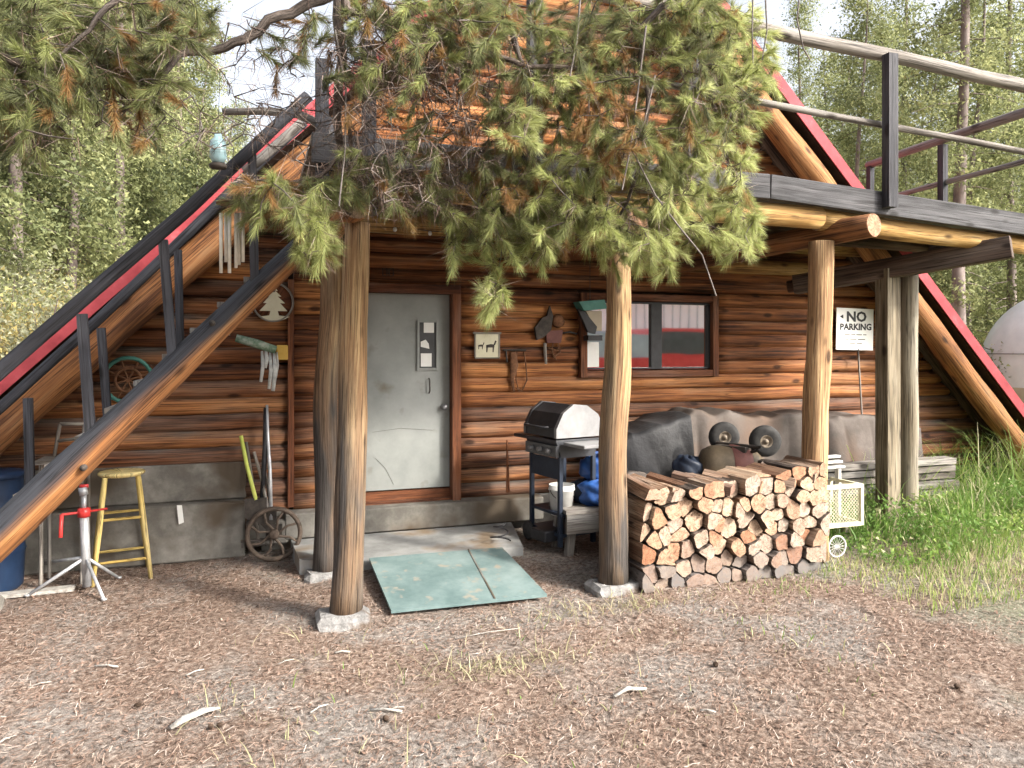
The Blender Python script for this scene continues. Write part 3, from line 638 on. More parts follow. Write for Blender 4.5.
p0 = np.array((1.64, -1.19, .172)); p1 = np.array((1.70, -2.10, .048)); seam = MB(); seam.box((p0+p1)/2, (.012, 0.92, .004), rx=math.atan2(.123, .91), rz=-.06); seam.build('seam', M['concrete'], o, )

# ================================================================== DECK
deck = thing('deck', 'raised timber deck over the porch with log posts, beams and pole railing', 'deck', (4, -1, 0))
DXL, DXR, DYF, DZT = .35, 7.15, -2.14, 3.30
mb = MB(); y = -.14
while y > DYF+.02:
    dz_ = random.uniform(-.002, .002); mb.box(((DXL+3.97)/2, y-.07, DZT-.035+dz_), (3.97-DXL, .134, .04), grain=0, grey=.3); mb.box(((DXR+3.975)/2, y-.07, DZT-.035+dz_-.052*(DXR-3.97)/2), (DXR-3.975, .134, .04), ry=.052, grain=0, grey=.3); y -= .142
mb.build('decking', M['oldboard'], deck)
for a, b in ((DXL, 3.97), (3.976, DXR)):
    sg_ = 0 if a < 1 else -.052
    mb = MB(); mb.box(((a+b)/2, DYF-.03, 3.185+sg_*(b-a)/2), (b-a, .045, .20), ry=-sg_, grain=0, grey=.25, bev=.004); mb.build('fascia_board', M['grey'], deck)
mb = MB(); mb.box((DXR+.023, -1.12, 3.04), (.045, 2.1, .19), grain=1, grey=.25); mb.build('fascia_board', M['grey'], deck)
def part_log(name, a, b, ra, rb_=None, mat='rafter', par=deck, **k):
    m = MB(); m.log(a, b, ra, rb_, **k); return m.build(name, [M[mat], M['cut']], par)
part_log('joist', (.4, -2.02, 3.0), (4.6, -2.02, 2.99), .095, .095, 'yellowlog', grey=-.25, rnd=.7)
part_log('joist', (4.602, -2.02, 2.98), (7.1, -2.02, 2.86), .095, .085, 'yellowlog', grey=-.2, rnd=.6)
part_log('joist', (.4, -1.45, 3.12), (7.1, -1.45, 3.0), .07, .06, 'beam', grey=.1)
part_log('joist', (.4, -.85, 3.12), (7.1, -.85, 3.0), .07, .06, 'beam', grey=.1)
part_log('joist', (.4, -.22, 3.05), (7.1, -.22, 3.05), .10, .10, 'yellowlog', grey=0)
part_log('joist', (3.9, -.20, 2.78), (6.0, -.20, 2.78), .085, .08, 'yellowlog', grey=-.2)
for a, b, r0, r1 in (((.62, -2.36, 2.80), (.55, -.02, 2.84), .10, .10), ((2.66, -2.36, 2.80), (2.5, -.02, 2.82), .10, .11), ((4.84, -2.40, 2.885), (4.3, -.02, 2.80), .098, .12)):
    part_log('beam', a, b, r0, r1, 'rafter', grey=-.1)
mb = MB(); a = at(1012, 247, -2.25); b = at(795, 285, -.6); ab = b-a; L = np.linalg.norm(ab)
mb.box((a+b)/2, (L, .16, .20), rz=math.atan2(ab[1], ab[0]), ry=-math.asin(ab[2]/L), grain=0, grey=.3, bev=.006); mb.build('beam', M['beam'], deck)
part_log('beam', at(788, 287, -.5), at(850, 275, -1.0), .07, .07, 'beam', grey=.1)
# posts
def postp(x, y, z1, r0, r1, xt=None, mat='post', z0=.05, gb=.55, gh=1.5, **k):
    k['gfn'] = lambda p, d: gb*float(1-smooth(.25*gh, 1.5*gh, p[2]))+.16*max(0, -d[0])  # weathered grey low down; the left side's shade is painted into the grey
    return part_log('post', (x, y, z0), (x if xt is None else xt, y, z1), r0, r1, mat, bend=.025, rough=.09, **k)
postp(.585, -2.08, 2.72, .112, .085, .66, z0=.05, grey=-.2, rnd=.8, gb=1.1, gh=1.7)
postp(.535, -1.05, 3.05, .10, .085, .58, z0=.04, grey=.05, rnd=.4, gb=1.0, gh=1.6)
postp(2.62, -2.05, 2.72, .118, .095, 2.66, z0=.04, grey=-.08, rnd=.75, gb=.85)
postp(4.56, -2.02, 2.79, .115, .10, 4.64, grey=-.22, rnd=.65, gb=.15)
mb = MB(); mb.box((6.05, -1.36, 1.33), (.19, .15, 2.68), grain=2, grey=.0, bev=.006, rz=.1); mb.build('post', M['greypost'], deck)
part_log('post', (6.42, -1.25, -.05), (6.45, -1.25, 2.66), .10, .09, 'greypost', grey=.45)
# a dark half-timber against the square post

# railings
a, b = at(768, 30, -2.14), at(1030, 87, -2.14)
e = b+(b-a)*.06
part_log('rail', a-(b-a)*.55, e, .055, .062, 'greyrail', grey=.1)
a, b = at(768, 103, -2.12), at(1024, 152, -2.12)
part_log('rail', a-(b-a)*.5, b+(b-a)*.06, .028, .03, 'greyrail', grey=.2)
for xx, zt in ((at(885, 60, -2.18)[0], 4.40), (3.2, 4.48), (1.9, 4.5)):
    mb = MB(); mb.box((xx, DYF-.095, (3.08+zt)/2), (.10, .08, zt-3.08), grain=2, grey=.2); mb.build('rail_post', M['darkrail'], deck)
mb = MB(); mb.box((DXR, DYF-.02, 3.75), (.1, .1, 1.3), grain=2, grey=.2); mb.build('rail_post', M['darkrail'], deck)
part_log('rail', (DXR, .02, 4.13), (DXR+.02, -2.4, 4.20), .045, .05, 'greyrail', grey=1.2)
part_log('rail', (DXR, .02, 3.66), (DXR, -2.3, 3.72), .03, .03, 'greyrail', grey=1.2)
for yy, r_ in ((-.03, .04), (-1.05, .045)):
    mb = MB(); mb.box((DXR-.01, yy, 3.68), (r_*1.6, r_*1.6, .85), grain=2, grey=.3); mb.build('rail_post', M['darkrail'], deck)
# dark posts at the head of the stairs
for px, p0, p1, yy, w_ in ((322, 190, 60, -2.12, .085), (369, 215, 42, -2.16, .09), (330, 195, 118, -1.05, .09)):
    a, b = at(px, p0, yy), at(px, p1, yy); a[2] = min(a[2], 2.9)
    mb = MB(); mb.box((a[0], yy, (a[2]+b[2])/2), (w_, w_*.8, b[2]-a[2]), grain=2, grey=.3); mb.build('rail_post', M['darkrail'], deck)
mb = MB(); pts = [at(222, 112, -1.9), at(262, 111, -1.9), at(298, 114, -1.95), at(318, 123, -2.0), at(333, 140, -2.05)]
mb.tube(pts, [.022, .026, .03, .03, .028], 10, .05, grey=.5, cap=1); mb.build('rail', [M['greyrail'], M['cut']], deck)
mb = MB(); mb.log(at(245, 172, -1.05), at(302, 122, -1.2), .04, .035, grey=.6); mb.build('rail', [M['greyrail'], M['cut']], deck)
# stones under the posts
def stone(x, y, sx, sy, h, label, z0=-.085):
    r = np.random.default_rng(int(abs(x*100))); bm = MB(); V, F = bevbox(np.array((sx/2, sy/2, h/2)), min(sx, sy, h)*.22)
    V = V*(1+r.normal(0, .085, V.shape)); bm.add(V+np.array((x, y, z0+h/2)), F); return one(bm, 'footing_stone', M['stone'], label, 'stone', 'stone footings under the deck posts')
stone(.565, -2.10, .36, .28, .17, 'pale stone block under the front post left of the teal board')
stone(.50, -1.07, .27, .26, .16, 'low stone footing under the inner post beside the slab')
stone(2.62, -2.07, .37, .28, .15, 'grey stone footing under the middle log post')
stone(4.66, -2.0, .36, .28, .10, 'pale blue grey footing half hidden by the woodpile end')

# ================================================================== STAIRS
st = thing('staircase', 'log staircase with thick stringer and dark pole handrails climbing to the deck', 'staircase', (-1.4, -1.5, 0))
def sp(x, dz=0): return .68+(x+1.43)*1.06+dz       # stringer height in the front plane
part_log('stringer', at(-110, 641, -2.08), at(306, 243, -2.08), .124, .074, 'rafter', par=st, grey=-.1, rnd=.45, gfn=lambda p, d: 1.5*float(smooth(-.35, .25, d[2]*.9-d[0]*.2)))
part_log('stringer', at(-90, 614, -1.06), at(300, 244, -1.06), .085, .06, 'beam', par=st, grey=.1)
zf = lambda x: float(np.interp(x, [at(0, 536, -2.08)[0], at(283, 265, -2.08)[0]], [at(0, 536, -2.08)[2], at(283, 265, -2.08)[2]]))
for i in range(10):
    x = -1.45+i*.165; mb = MB(); mb.box((x, -1.55, zf(x)+.05), (.22, .86, .035), grain=1, grey=.4); mb.build('tread', M['oldboard'], st)
def hr(pts, r0, r1, mat):
    m = MB(); m.tube(pts, list(np.linspace(r0, r1, len(pts))), 12, .07, grey=.35, cap=1); return m.build('handrail', [M[mat], M['cut']], st)
hr([at(-60, 424, -2.1), at(0, 371, -2.1), at(95, 289, -2.12), at(187, 210, -2.14), at(238, 162, -2.16), at(308, 96, -2.16)], .046, .038, 'darkrail')
hr([at(-60, 462, -1.05), at(0, 408, -1.05), at(100, 318, -1.05), at(162, 259, -1.05), at(214, 208, -1.05), at(262, 160, -1.05), at(304, 122, -1.05)], .037, .04, 'darkrail')
for (tx, ty, bx, yy) in ((82, 314, 92, -2.1), (163, 240, 174, -2.1), (252, 155, 255, -2.1), (28, 398, 31, -1.05), (101, 328, 110, -1.05), (178, 250, 181, -1.05)):
    a = at(tx, ty, yy); b = at(bx, ty, yy); b[2] = sp(b[0], 0)
    mb = MB(); d = b-a; L = np.linalg.norm(d); mb.box((a+b)/2, (.055, .05, L), ry=math.atan2(-d[0], -d[2]), grain=2, grey=.4); mb.build('baluster', M['darkrail'], st)
for px, py in ((83, 469), (212, 324)):
    p = at(px, py-1, -2.20); mb = MB(); mb.lathe([(0, -.02), (.009, -.02), (.011, -.012), (.011, .0), (.02, .0), (.02, .03)], p, 10, axis=1); mb.build('bolt', M['iron'], st)

# ================================================================== FIREWOOD
def clip(poly, a, b, c):
    out = []
    for i in range(len(poly)):
        p, q = poly[i], poly[(i+1) % len(poly)]; dp = a*p[0]+b*p[1]-c; dq = a*q[0]+b*q[1]-c
        if dp <= 0: out.append(p)
        if dp*dq < 0: t = dp/(dp-dq); out.append((p[0]+(q[0]-p[0])*t, p[1]+(q[1]-p[1])*t))
    return out
def vor(pts, outline):
    cells = []
    for i, p in enumerate(pts):
        poly = list(outline)
        for j, q in enumerate(pts):
            if i == j: continue
            dx, dy = q[0]-p[0], q[1]-p[1]
            if dx*dx+dy*dy > .25: continue
            poly = clip(poly, dx, dy, (q[0]**2+q[1]**2-p[0]**2-p[1]**2)/2)
            if len(poly) < 3: break
        if len(poly) >= 3: cells.append(poly)
    return cells
def split_log(poly, y0, L, zlow, label, k, yaw=0, pitch=0):
    ca = np.mean(np.array(poly), 0); P = [np.array(q) for q in poly]
    # round the cell: cut corners, leave dark gaps, wobble
    out = []; n = len(P)
    for i in range(n):
        a, b = P[i], P[(i+1) % n]; d = np.linalg.norm(b-a)
        if d < .015: out.append((a+b)/2); continue
        f = .16 if (i+k) % 3 else .30
        out += [a+(b-a)*f, a+(b-a)*.5+(ca-(a+b)/2)*random.uniform(-.04, .10), b+(a-b)*f]
    out = [ca+(q-ca)*random.uniform(.86, .95) for q in out]
    loc = np.array((ca[0], y0, ca[1])); zc = ca[1]
    mb = MB(); lp = [tuple(q-ca) for q in out]
    tw = random.uniform(-.04, .04)
    grey = max(-.25, .95-zc*3.2) + random.uniform(-.25, .3)
    rnd = random.random()
    mb.prism(lp, 0, L, mi=1, cap=0, rnd=rnd, grey=grey)
    # small rim so the cut face sits inside a darker bark edge
    o = mb.build('firewood_log', [M['cut'], M['bark'] if k % 3 == 0 else M['split']], None, local=True)
    o.location = loc; o.rotation_euler = (pitch, 0, yaw)
    return tag(o, label, 'firewood', 'split logs in the woodpile')
def jitter_pts(x0, x1, zt0, zt1, s, seed):
    r = np.random.default_rng(seed); pts = []; row = 0; z = s*.35
    while z < max(zt0, zt1)+s:
        x = x0+(s*.5 if row % 2 else 0)+s*.2
        while x < x1+s*.3:
            top = zt0+(zt1-zt0)*(x-x0)/(x1-x0)
            if z < top-s*.1: pts.append((x+r.normal(0, s*.24), z+r.normal(0, s*.22)))
            x += s*1.02
        z += s*.86; row += 1
    return pts
LB = 'split firewood log with pale cut end stacked in the woodpile'
pts = jitter_pts(2.78, 4.50, .78, .92, .134, 11)
outl = [(2.76, -.01), (4.53, -.01), (4.55, .50), (4.50, .93), (4.38, .88), (4.2, .90), (4.0, .83), (3.8, .86), (3.6, .80), (3.4, .83), (3.2, .77), (3.0, .80), (2.85, .75), (2.78, .4)]
kk = 0
for c in vor(pts, outl):
    zc = np.mean([q[1] for q in c]); grey_row = zc < .1
    lb = 'dark weathered split log in the bottom row of the woodpile' if grey_row else LB
    split_log(c, -2.20+random.uniform(-.06, .035), .42+random.uniform(-.03, .04), 0, lb, kk, random.uniform(-.03, .03)); kk += 1
pts = jitter_pts(2.9, 4.55, .62, .72, .17, 13)
for c in vor(pts, [(2.86, -.01), (4.6, -.01), (4.6, .76), (3.6, .70), (2.95, .64), (2.87, .4)]):
    if np.mean([q[1] for q in c]) < .35: continue
    split_log(c, -1.72+random.uniform(-.03, .03), .4, 0, 'split firewood log in the rear row of the woodpile', kk); kk += 1
# logs lying loose on top
TOPS = [(655, 494, .46, .075, .02, .10, 'dark split log on top of the pile right beside the middle post'), (678, 496, .50, .07, .30, .12, 'grey split log slanting over the left top of the pile'), (704, 494, .52, .062, .46, .14, 'long grey weathered split log on top of the pile below the dark cloth'),
        (733, 489, .50, .066, .62, .14, 'long brown split log lying slanted on top below the olive tank'), (762, 487, .48, .075, .66, .13, 'thick brown split log on the pile top right under the tank wheel'), (796, 482, .48, .072, .75, .12, 'slanted split log on the pile top close to the right log post'), (817, 476, .46, .07, .55, .10, 'uppermost pale ended log at the top right corner of the pile')]
for (px, py, ln, w_, yaw, pt, lb) in TOPS:
    p = at(px, py, -2.22); mb = MB(); h = w_*.62; poly = [(-w_, -h), (w_, -h*.7), (w_*.85, h*.35), (w_*.15, h), (-w_*.7, h*.55)]
    poly = [(a+random.uniform(-.008, .008), b+random.uniform(-.008, .008)) for a, b in poly]
    mb.prism(poly, 0, ln, mi=1, cap=0, grey=random.uniform(-.1, .45))
    o = mb.build('firewood_log', [M['cut'], M['split']], None, local=True); o.location = (p[0], -2.22, p[2]); o.rotation_euler = (pt, random.uniform(-.2, .2), yaw)
    tag(o, lb, 'firewood', 'loose logs on top of the woodpile')

# ================================================================== THINGS ON THE PORCH
# gas grill
gp = at(560, 520, -.95); gl = thing('gas_grill', 'gas grill with black lid and silver end on a dark cart beside the middle post', 'grill', (2.66, -.95, .10), R(-78))
def prof_lid(s=1.0): return [(-.24*s, 0), (.25*s, 0), (.255*s, .09*s), (.20*s, .19*s), (.08*s, .27*s), (-.06*s, .285*s), (-.17*s, .21*s), (-.24*s, .08*s)]
mb = MB(); mb.prism([(y, z+.98) for y, z in prof_lid()], -.24, .22, plane='yz'); mb.build('lid', M['black'], gl, local=True)
for xx in ((.222, .262), (-.28, -.242)):
    mb = MB(); mb.prism([(y, z+.978) for y, z in prof_lid(1.03)], *xx, plane='yz'); mb.build('lid_end', M['silver' if xx[0] > 0 else 'charcoal'], gl, local=True)
mb = MB(); mb.tube([(-.16, -.27, 1.07), (-.16, -.31, 1.07), (.16, -.31, 1.07), (.16, -.27, 1.07)], .011, 8); mb.build('lid_handle', M['black'], gl, local=True)
mb = MB(); mb.prism([(-.24, .96), (-.18, .80), (.18, .80), (.24, .96)], -.26, .24, plane='yz'); mb.box((0, -.23, .86), (.5, .03, .10)); mb.build('firebox', M['charcoal'], gl, local=True)
mb = MB(); mb.box((.42, 0, .93), (.30, .36, .03), bev=.006); mb.build('side_shelf', M['silver'], gl, local=True)
mb = MB(); mb.box((-.42, 0, .93), (.30, .36, .03), bev=.006); mb.build('side_shelf', M['black'], gl, local=True)
for k in range(3): mb = MB(); mb.lathe([(0, -.03), (.022, -.03), (.024, -.01), (.028, 0)], (-.14+k*.14, -.245, .86), 12, axis=1); mb.build('control_knob', M['silver'], gl, local=True)
for xx in (-.24, .22):
    for yy in (-.18, .18): mb = MB(); mb.box((xx, yy, .42), (.035, .035, .80)); mb.build('leg', M['navy'], gl, local=True)
mb = MB(); mb.box((0, 0, .30), (.5, .38, .025)); mb.box((0, 0, .12), (.5, .38, .03)); mb.build('cart_shelf', M['navy'], gl, local=True)
mb = MB(); mb.box((0, -.185, .70), (.46, .015, .18)); mb.build('front_panel', M['navy'], gl, local=True)
for yy in (-.22, .22): mb = MB(); mb.lathe([(0, -.02), (.07, -.02), (.085, -.012), (.085, .012), (.07, .02), (0, .02)], (-.24, yy, .08), 18, axis=1); mb.build('wheel', M['rubber'], gl, local=True)
# bucket on the grill's shelf
p = at(552, 512, -1.0)
def bucket(loc, r, h, label, mat='white'):
    t = thing('bucket', label, 'bucket', loc); mb = MB(); mb.lathe([(0, 0), (r*.85, 0), (r*.97, h*.8), (r*1.04, h*.82), (r*1.04, h*.88), (r, h*.88), (r*1.02, h), (r*.96, h), (r*.8, .02), (0, .02)], seg=24); mb.build('pail', M[mat], t, local=True)
    mb = MB(); a = np.linspace(0, math.pi, 12); mb.tube([(r*1.05*math.cos(q), -r*.55*math.sin(q)-.02, h*.85-r*.8*math.sin(q)) for q in a], .004, 6); mb.build('handle', M['iron'], t, local=True); return t
bucket((2.62, -1.02, .365), .115, .27, 'scuffed white plastic bucket on the lower shelf of the grill cart')
# brush hanging off the grill's left shelf
mb = MB(); a = at(507, 440, -.75); b = at(508, 492, -.75); mb.tube([a, (a+b)/2, b], [.008, .012, .02], 8); one(mb, 'grill_brush', M['trim'], 'brown handled brush hanging beside the grill near the door', 'brush')
# propane + hose clutter at its foot
mb = MB(); p = on_ground(500, 543, .14); mb.tube([p+np.array((math.cos(a)*.1*(1-.02*k), math.sin(a)*.07, .012+.006*k)) for k, a in enumerate(np.linspace(0, 12, 30))], .007, 6); one(mb, 'coiled_cord', M['black'], 'thin dark cord coiled on the slab by the grill', 'cord')
mb = MB(); p = on_ground(520, 543, .05); mb.box((2.45, -1.03, .2), (.16, .22, .1), rz=.3, bev=.01); one(mb, 'dark_box', M['black'], 'small black box on the slab at the foot of the grill', 'box')
# bench with blue bundles
t = thing('bench', 'low grey plank bench behind the middle post carrying blue bundles', 'bench', (3.05, -1.05, 0))
mb = MB()
for k in range(3): mb.box((3.05, -1.20+k*.14, .43), (.98, .13, .035), grey=.3)
mb.build('seat', M['oldboard'], t)
mb = MB(); mb.box((3.05, -1.27, .33), (.98, .03, .17), grey=.4); mb.build('apron', M['oldboard'], t)
for xx in (2.62, 3.48):
    for yy in (-1.22, -.92): mb = MB(); mb.box((xx, yy, .20), (.07, .06, .42), ry=.12 if xx < 3 else -.12, grain=2, grey=.3); mb.build('leg', M['oldboard'], t)
def bundle(c, s, seed, mat, label, name='blue_bundle', cat='bundle', n=16, amp=.22):
    mb = MB(); V = []; F = []; 
    for i in range(n+1):
        th = math.pi*i/n
        for j in range(2*n):
            ph = math.pi*j/n
            q = 1+amp*2*(float(vnoise(math.cos(ph)*2.2+math.cos(th)*3+seed, math.sin(ph)*2.2+seed*3+th, seed))-.5)
            sx = abs(math.sin(th))**.7
            V.append((c[0]+s[0]*q*sx*math.cos(ph), c[1]+s[1]*q*sx*math.sin(ph), c[2]+s[2]*q*math.copysign(abs(math.cos(th))**.7, math.cos(th))))
    for i in range(n):
        for j in range(2*n): F.append((i*2*n+j, (i+1)*2*n+j, (i+1)*2*n+(j+1) % (2*n), i*2*n+(j+1) % (2*n)))
    mb.add(V, F, smooth_=True); return one(mb, name, M[mat], label, cat)
bundle((2.98, -1.13, .56), (.22, .13, .11), 3, 'blue', 'crumpled blue tarp bundle on the bench beside the grill')
bundle((3.02, -1.02, .77), (.20, .13, .13), 5, 'blue', 'upper bright blue folded tarp stacked behind the middle post')
bundle((2.85, -.98, .55), (.12, .1, .1), 7, 'navy', 'dark navy sack squeezed between grill legs and bench', 'sack', 'sack')
bundle((3.35, -1.05, .58), (.16, .14, .12), 8, 'tarp', 'grey sack on the bench right of the middle post', 'sack', 'sack')

# tarp covered heap, dark bundle
def drape(name, x0, x1, y0, y1, prof, mat, label, seed, cat='tarp', nx=220, ny=40):
    mb = MB(); V = []; F = []
    for j in range(ny+1):
        v = j/ny
        for i in range(nx+1):
            x = x0+(x1-x0)*i/nx; H = prof(x)
            # path: front hem -> up the front -> over the top -> wall
            if v < .55: f = v/.55; yy = y0-.08*(1-f)-.07*abs(math.sin(x*8.5+seed+f*1.2+2.5*float(vnoise(x*2.2, f, seed+4))))*(1.15-f)+.05*(float(vnoise(x*5, f*1.3+seed, seed))-.5)*2*(1.2-f); zz = .04+(H-.04)*f**.9
            else: f = (v-.55)/.45; yy = y0+(y1-y0)*f; zz = H+.05*math.sin(math.pi*f)*float(vnoise(x*2, f*3, seed))-(0.02*f)
            V.append((x+.05*(float(vnoise(x*4, v*6, seed+1))-.5), yy, zz+.035*(float(vnoise(x*6, v*4, seed+2))-.5)-.03*abs(math.sin(x*9+v*3+seed+2*float(vnoise(x*3, v*2, seed+5))))*(1 if v > .5 else .5)))
    for j in range(ny):
        for i in range(nx): a = j*(nx+1)+i; F.append((a, a+1, a+nx+2, a+nx+1))
    mb.add(V, F, smooth_=True); return one(mb, name, M[mat], label, cat)
def pr(x):
    return float(np.interp(x, [4.0, 4.25, 4.5, 5.2, 6.2, 6.9, 7.3], [1.08, 1.26, 1.20, 1.17, 1.13, 1.08, .95]))+.02*math.sin(x*7)
drape('grey_tarp', 4.0, 7.3, -.62, -.10, pr, 'tarp', 'long grey brown tarp draped over a heap against the cabin wall', 2)
drape('black_tarp', 3.38, 4.12, -.80, -.12, lambda x: float(np.interp(x, [3.4, 3.7, 4.1], [1.04, 1.10, 1.20])), 'darktarp', 'black tarp covered heap behind the woodpile next to the middle post', 4)
mb = MB(); 
for k in range(7): mb.box((6.5+random.uniform(-.03, .03), -.82-.03*k % .1, .10+k*.085), (1.9, .16, .065), grey=.3, grain=0)
one(mb, 'lumber_stack', M['oldboard'], 'stack of grey weathered boards under the right end of the tarp', 'lumber')
# wheeled tank
c = at(728, 462, -1.35); TKS = 1.0
tk = thing('wheeled_tank', 'overturned olive tank with two small rubber wheels on top of the woodpile', 'tank', (c[0], c[1], c[2]-.20), R(-20))
mb = MB(); mb.lathe([(0, -.26), (.09, -.275), (.17, -.23), (.205, -.15), (.205, .12), (.18, .16)], (0, 0, .15), 24, axis=0); mb.build('tank', M['olive'], tk, local=True)
mb = MB(); mb.lathe([(.185, .17), (.212, .13), (.214, .0), (.19, -.02)], (0.02, 0, .15), 24, axis=0); mb.build('band', M['maroon'], tk, local=True)
mb = MB(); mb.lathe([(.18, .16), (.18, .24), (.12, .30), (0, .31)], (0, 0, .15), 24, axis=0); mb.build('end_cap', M['olive'], tk, local=True)
mb = MB(); mb.box((.05, 0, .33), (.30, .16, .05), rz=-.7); mb.tube([(-.07, .15, .36), (.24, -.18, .36)], .016, 8); mb.tube([(-.12, 0, .28), (-.05, .13, .33)], .014, 8); mb.tube([(.14, -.05, .28), (.22, -.16, .33)], .014, 8); mb.build('axle', M['iron'], tk, local=True)
for (px, py, yy) in ((724, 437, -1.15), (765, 441, -1.5)):
    p = at(px, py, yy); Rm = Matrix.Rotation(R(20), 3, 'Z'); d = Rm @ Vector((p[0]-c[0], p[1]-c[1], 0)); q = (d.x, d.y, p[2]-c[2]+.20)
    mb = MB(); r0 = .14; mb.lathe([(.058, -.045), (.10, -.052), (r0-.01, -.04), (r0+.005, -.02), (r0+.008, 0), (r0+.005, .02), (r0-.01, .04), (.10, .052), (.058, .045)], q, 26, axis=1); ty = mb.build('wheel', M['rubber'], tk, local=True)
    mb = MB(); mb.lathe([(0, -.05), (.018, -.05), (.02, -.03), (.045, -.026), (.058, -.047), (.062, -.02), (.062, .03), (.045, .02), (0, .03)], q, 26, axis=1); mb.build('rim', M['rimtan'], ty, local=True)
bundle((c[0]-.36, -1.25, c[2]-.06), (.14, .12, .12), 12, 'navy', 'dark folded cloth beside the olive tank on the pile', 'dark_cloth', 'cloth')
bundle((c[0]+.42, -1.45, c[2]-.07), (.30, .16, .055), 14, 'charcoal', 'flat dark tarp piece lying right of the tank on the pile', 'dark_cloth', 'cloth', amp=.35)
# white mesh crate
p0 = at(836, 487, -1.75); p1 = at(861, 523, -1.75); X0, X1, Z0, Z1 = p0[0]-.16, p1[0], p1[2], p0[2]
t = thing('mesh_crate', 'cream framed wire mesh crate leaning beside the log post in the weeds', 'crate', ((X0+X1)/2, -1.7, 0))
mb = MB(); w_ = .03
for xx in (X0, X1): mb.box((xx, -1.75, (Z0+Z1)/2), (w_, .04, Z1-Z0+w_))
for zz in (Z0, Z1): mb.box(((X0+X1)/2, -1.75, zz), (X1-X0-w_, .04, w_*1.2))
for xx in (X0, X1): mb.box((xx, -1.55, Z1), (w_, .36, w_)); mb.box((xx, -1.55, Z0), (w_, .36, w_)); mb.box((xx, -1.36, (Z0+Z1)/2), (w_, w_, Z1-Z0-w_))
mb.build('frame', M['cream'], t)
mb = MB(); s_ = .035; W, Hh = X1-X0, Z1-Z0
for k in np.arange(-Hh, W, s_):
    for sg in (1, -1):
        a0 = max(k, 0); a1 = min(k+Hh, W)
        if a1-a0 < .01: continue
        q0 = (X0+a0, Z0+(a0-k)) if sg == 1 else (X0+a0, Z1-(a0-k)); q1 = (X0+a1, Z0+(a1-k)) if sg == 1 else (X0+a1, Z1-(a1-k))
        mb.tube([(q0[0], -1.75, q0[1]), (q1[0], -1.75, q1[1])], .003, 4)
mb.build('wire_mesh', M['cream'], t)
mb = MB(); mb.box(((X0+X1)/2, -1.37, (Z0+Z1)/2), (W*.9, .02, Hh*.9)); mb.build('back_panel', M['tan'], t)
for xx in (X0, X1): mb = MB(); mb.box((xx, -1.55, Z0/2), (.03, .05, Z0)); mb.build('leg', M['oldboard'], t)
mb = MB()
for k in range(3): mb.box((5.15+.02*k, -1.45, .72+k*.05), (.5-.08*k, .06, .02), rz=.05*k)
mb.box((4.98, -1.45, .35), (.03, .05, .7)); mb.box((5.34, -1.45, .35), (.03, .05, .7)); one(mb, 'slat_rack', M['white'], 'white slatted rack standing just above the mesh crate', 'rack')
def ring(c, r, t, axis='y', n=28): 
    return [(c[0]+r*math.cos(a), c[1], c[2]+r*math.sin(a)) if axis == 'y' else (c[0]+r*math.cos(a), c[1]+r*math.sin(a), c[2]) for a in np.linspace(0, 2*math.pi, n, endpoint=False)]
p = at(837, 548, -1.95); t = thing('spoked_wheel', 'small white spoked wheel at the foot of the woodpile end', 'wheel', (p[0], p[1], 0))
mb = MB(); mb.tube(ring((p[0], p[1], .11), .092, 0), .009, 8, closed=True); mb.build('rim', M['white'], t)
mb = MB()
for k in range(8): a = math.pi*k/8; mb.tube([(p[0]-.09*math.cos(a), p[1], .11-.09*math.sin(a)), (p[0]+.09*math.cos(a), p[1], .11+.09*math.sin(a))], .0025, 4)
mb.build('spoke', M['white'], t)

# no parking sign on its stake
a = at(836, 308, -.16); b = at(873, 350, -.16); sg = thing('parking_sign', 'white no parking sign on a thin stake against the log wall', 'sign', ((a[0]+b[0])/2, -.2, 0))
mb = MB(); mb.box(((a[0]+b[0])/2, -.16, (a[2]+b[2])/2), (b[0]-a[0], .012, a[2]-b[2]), ry=.02, bev=.002); pn = mb.build('panel', M['paper'], sg)
q = at(858, 349, -.16); q2 = at(862, 418, -.3); mb = MB(); mb.tube([q, (q+q2)/2, q2, (q2[0]+.05, -.35, .1)], .011, 6); mb.build('stake', M['greyrail'], sg)
def text(body, loc, size, mat, parent, xs=1.0):
    cu = bpy.data.curves.new('lettering', 'FONT'); cu.body = body; cu.size = size; cu.align_x = 'CENTER'; cu.align_y = 'CENTER'; cu.extrude = .001; cu.offset = size*.035; cu.resolution_u = 2
    o = bpy.data.objects.new('lettering', cu); dg = None; COL.objects.link(o); bpy.context.view_layer.update()
    me = bpy.data.meshes.new_from_object(o.evaluated_get(bpy.context.evaluated_depsgraph_get())); COL.objects.unlink(o); bpy.data.objects.remove(o)
    me.materials.clear(); me.materials.append(mat); o = bpy.data.objects.new('lettering', me); COL.objects.link(o)
    o.parent = parent; off = np.array(loc)-np.array(parent.location if parent.parent is None else parent.location+parent.parent.location); o.location = off; o.rotation_euler = (R(90), 0, 0); o.scale = (xs, 1, 1)
    return o
sc_ = (a[0]+b[0])/2; hh = a[2]-b[2]; ztop = a[2]
text('NO', (sc_+.02, -.1685, ztop-.105), .165, M['black'], pn, 1.15)
text('PARKING', (sc_+.01, -.1685, ztop-.225), .105, M['black'], pn, 1.08)
mb = MB(); mb.prism([(a[0]+.05, ztop-.10), (a[0]+.10, ztop-.075), (a[0]+.10, ztop-.125)], -.169, -.1675); mb.build('arrow', M['black'], pn)
mb = MB()
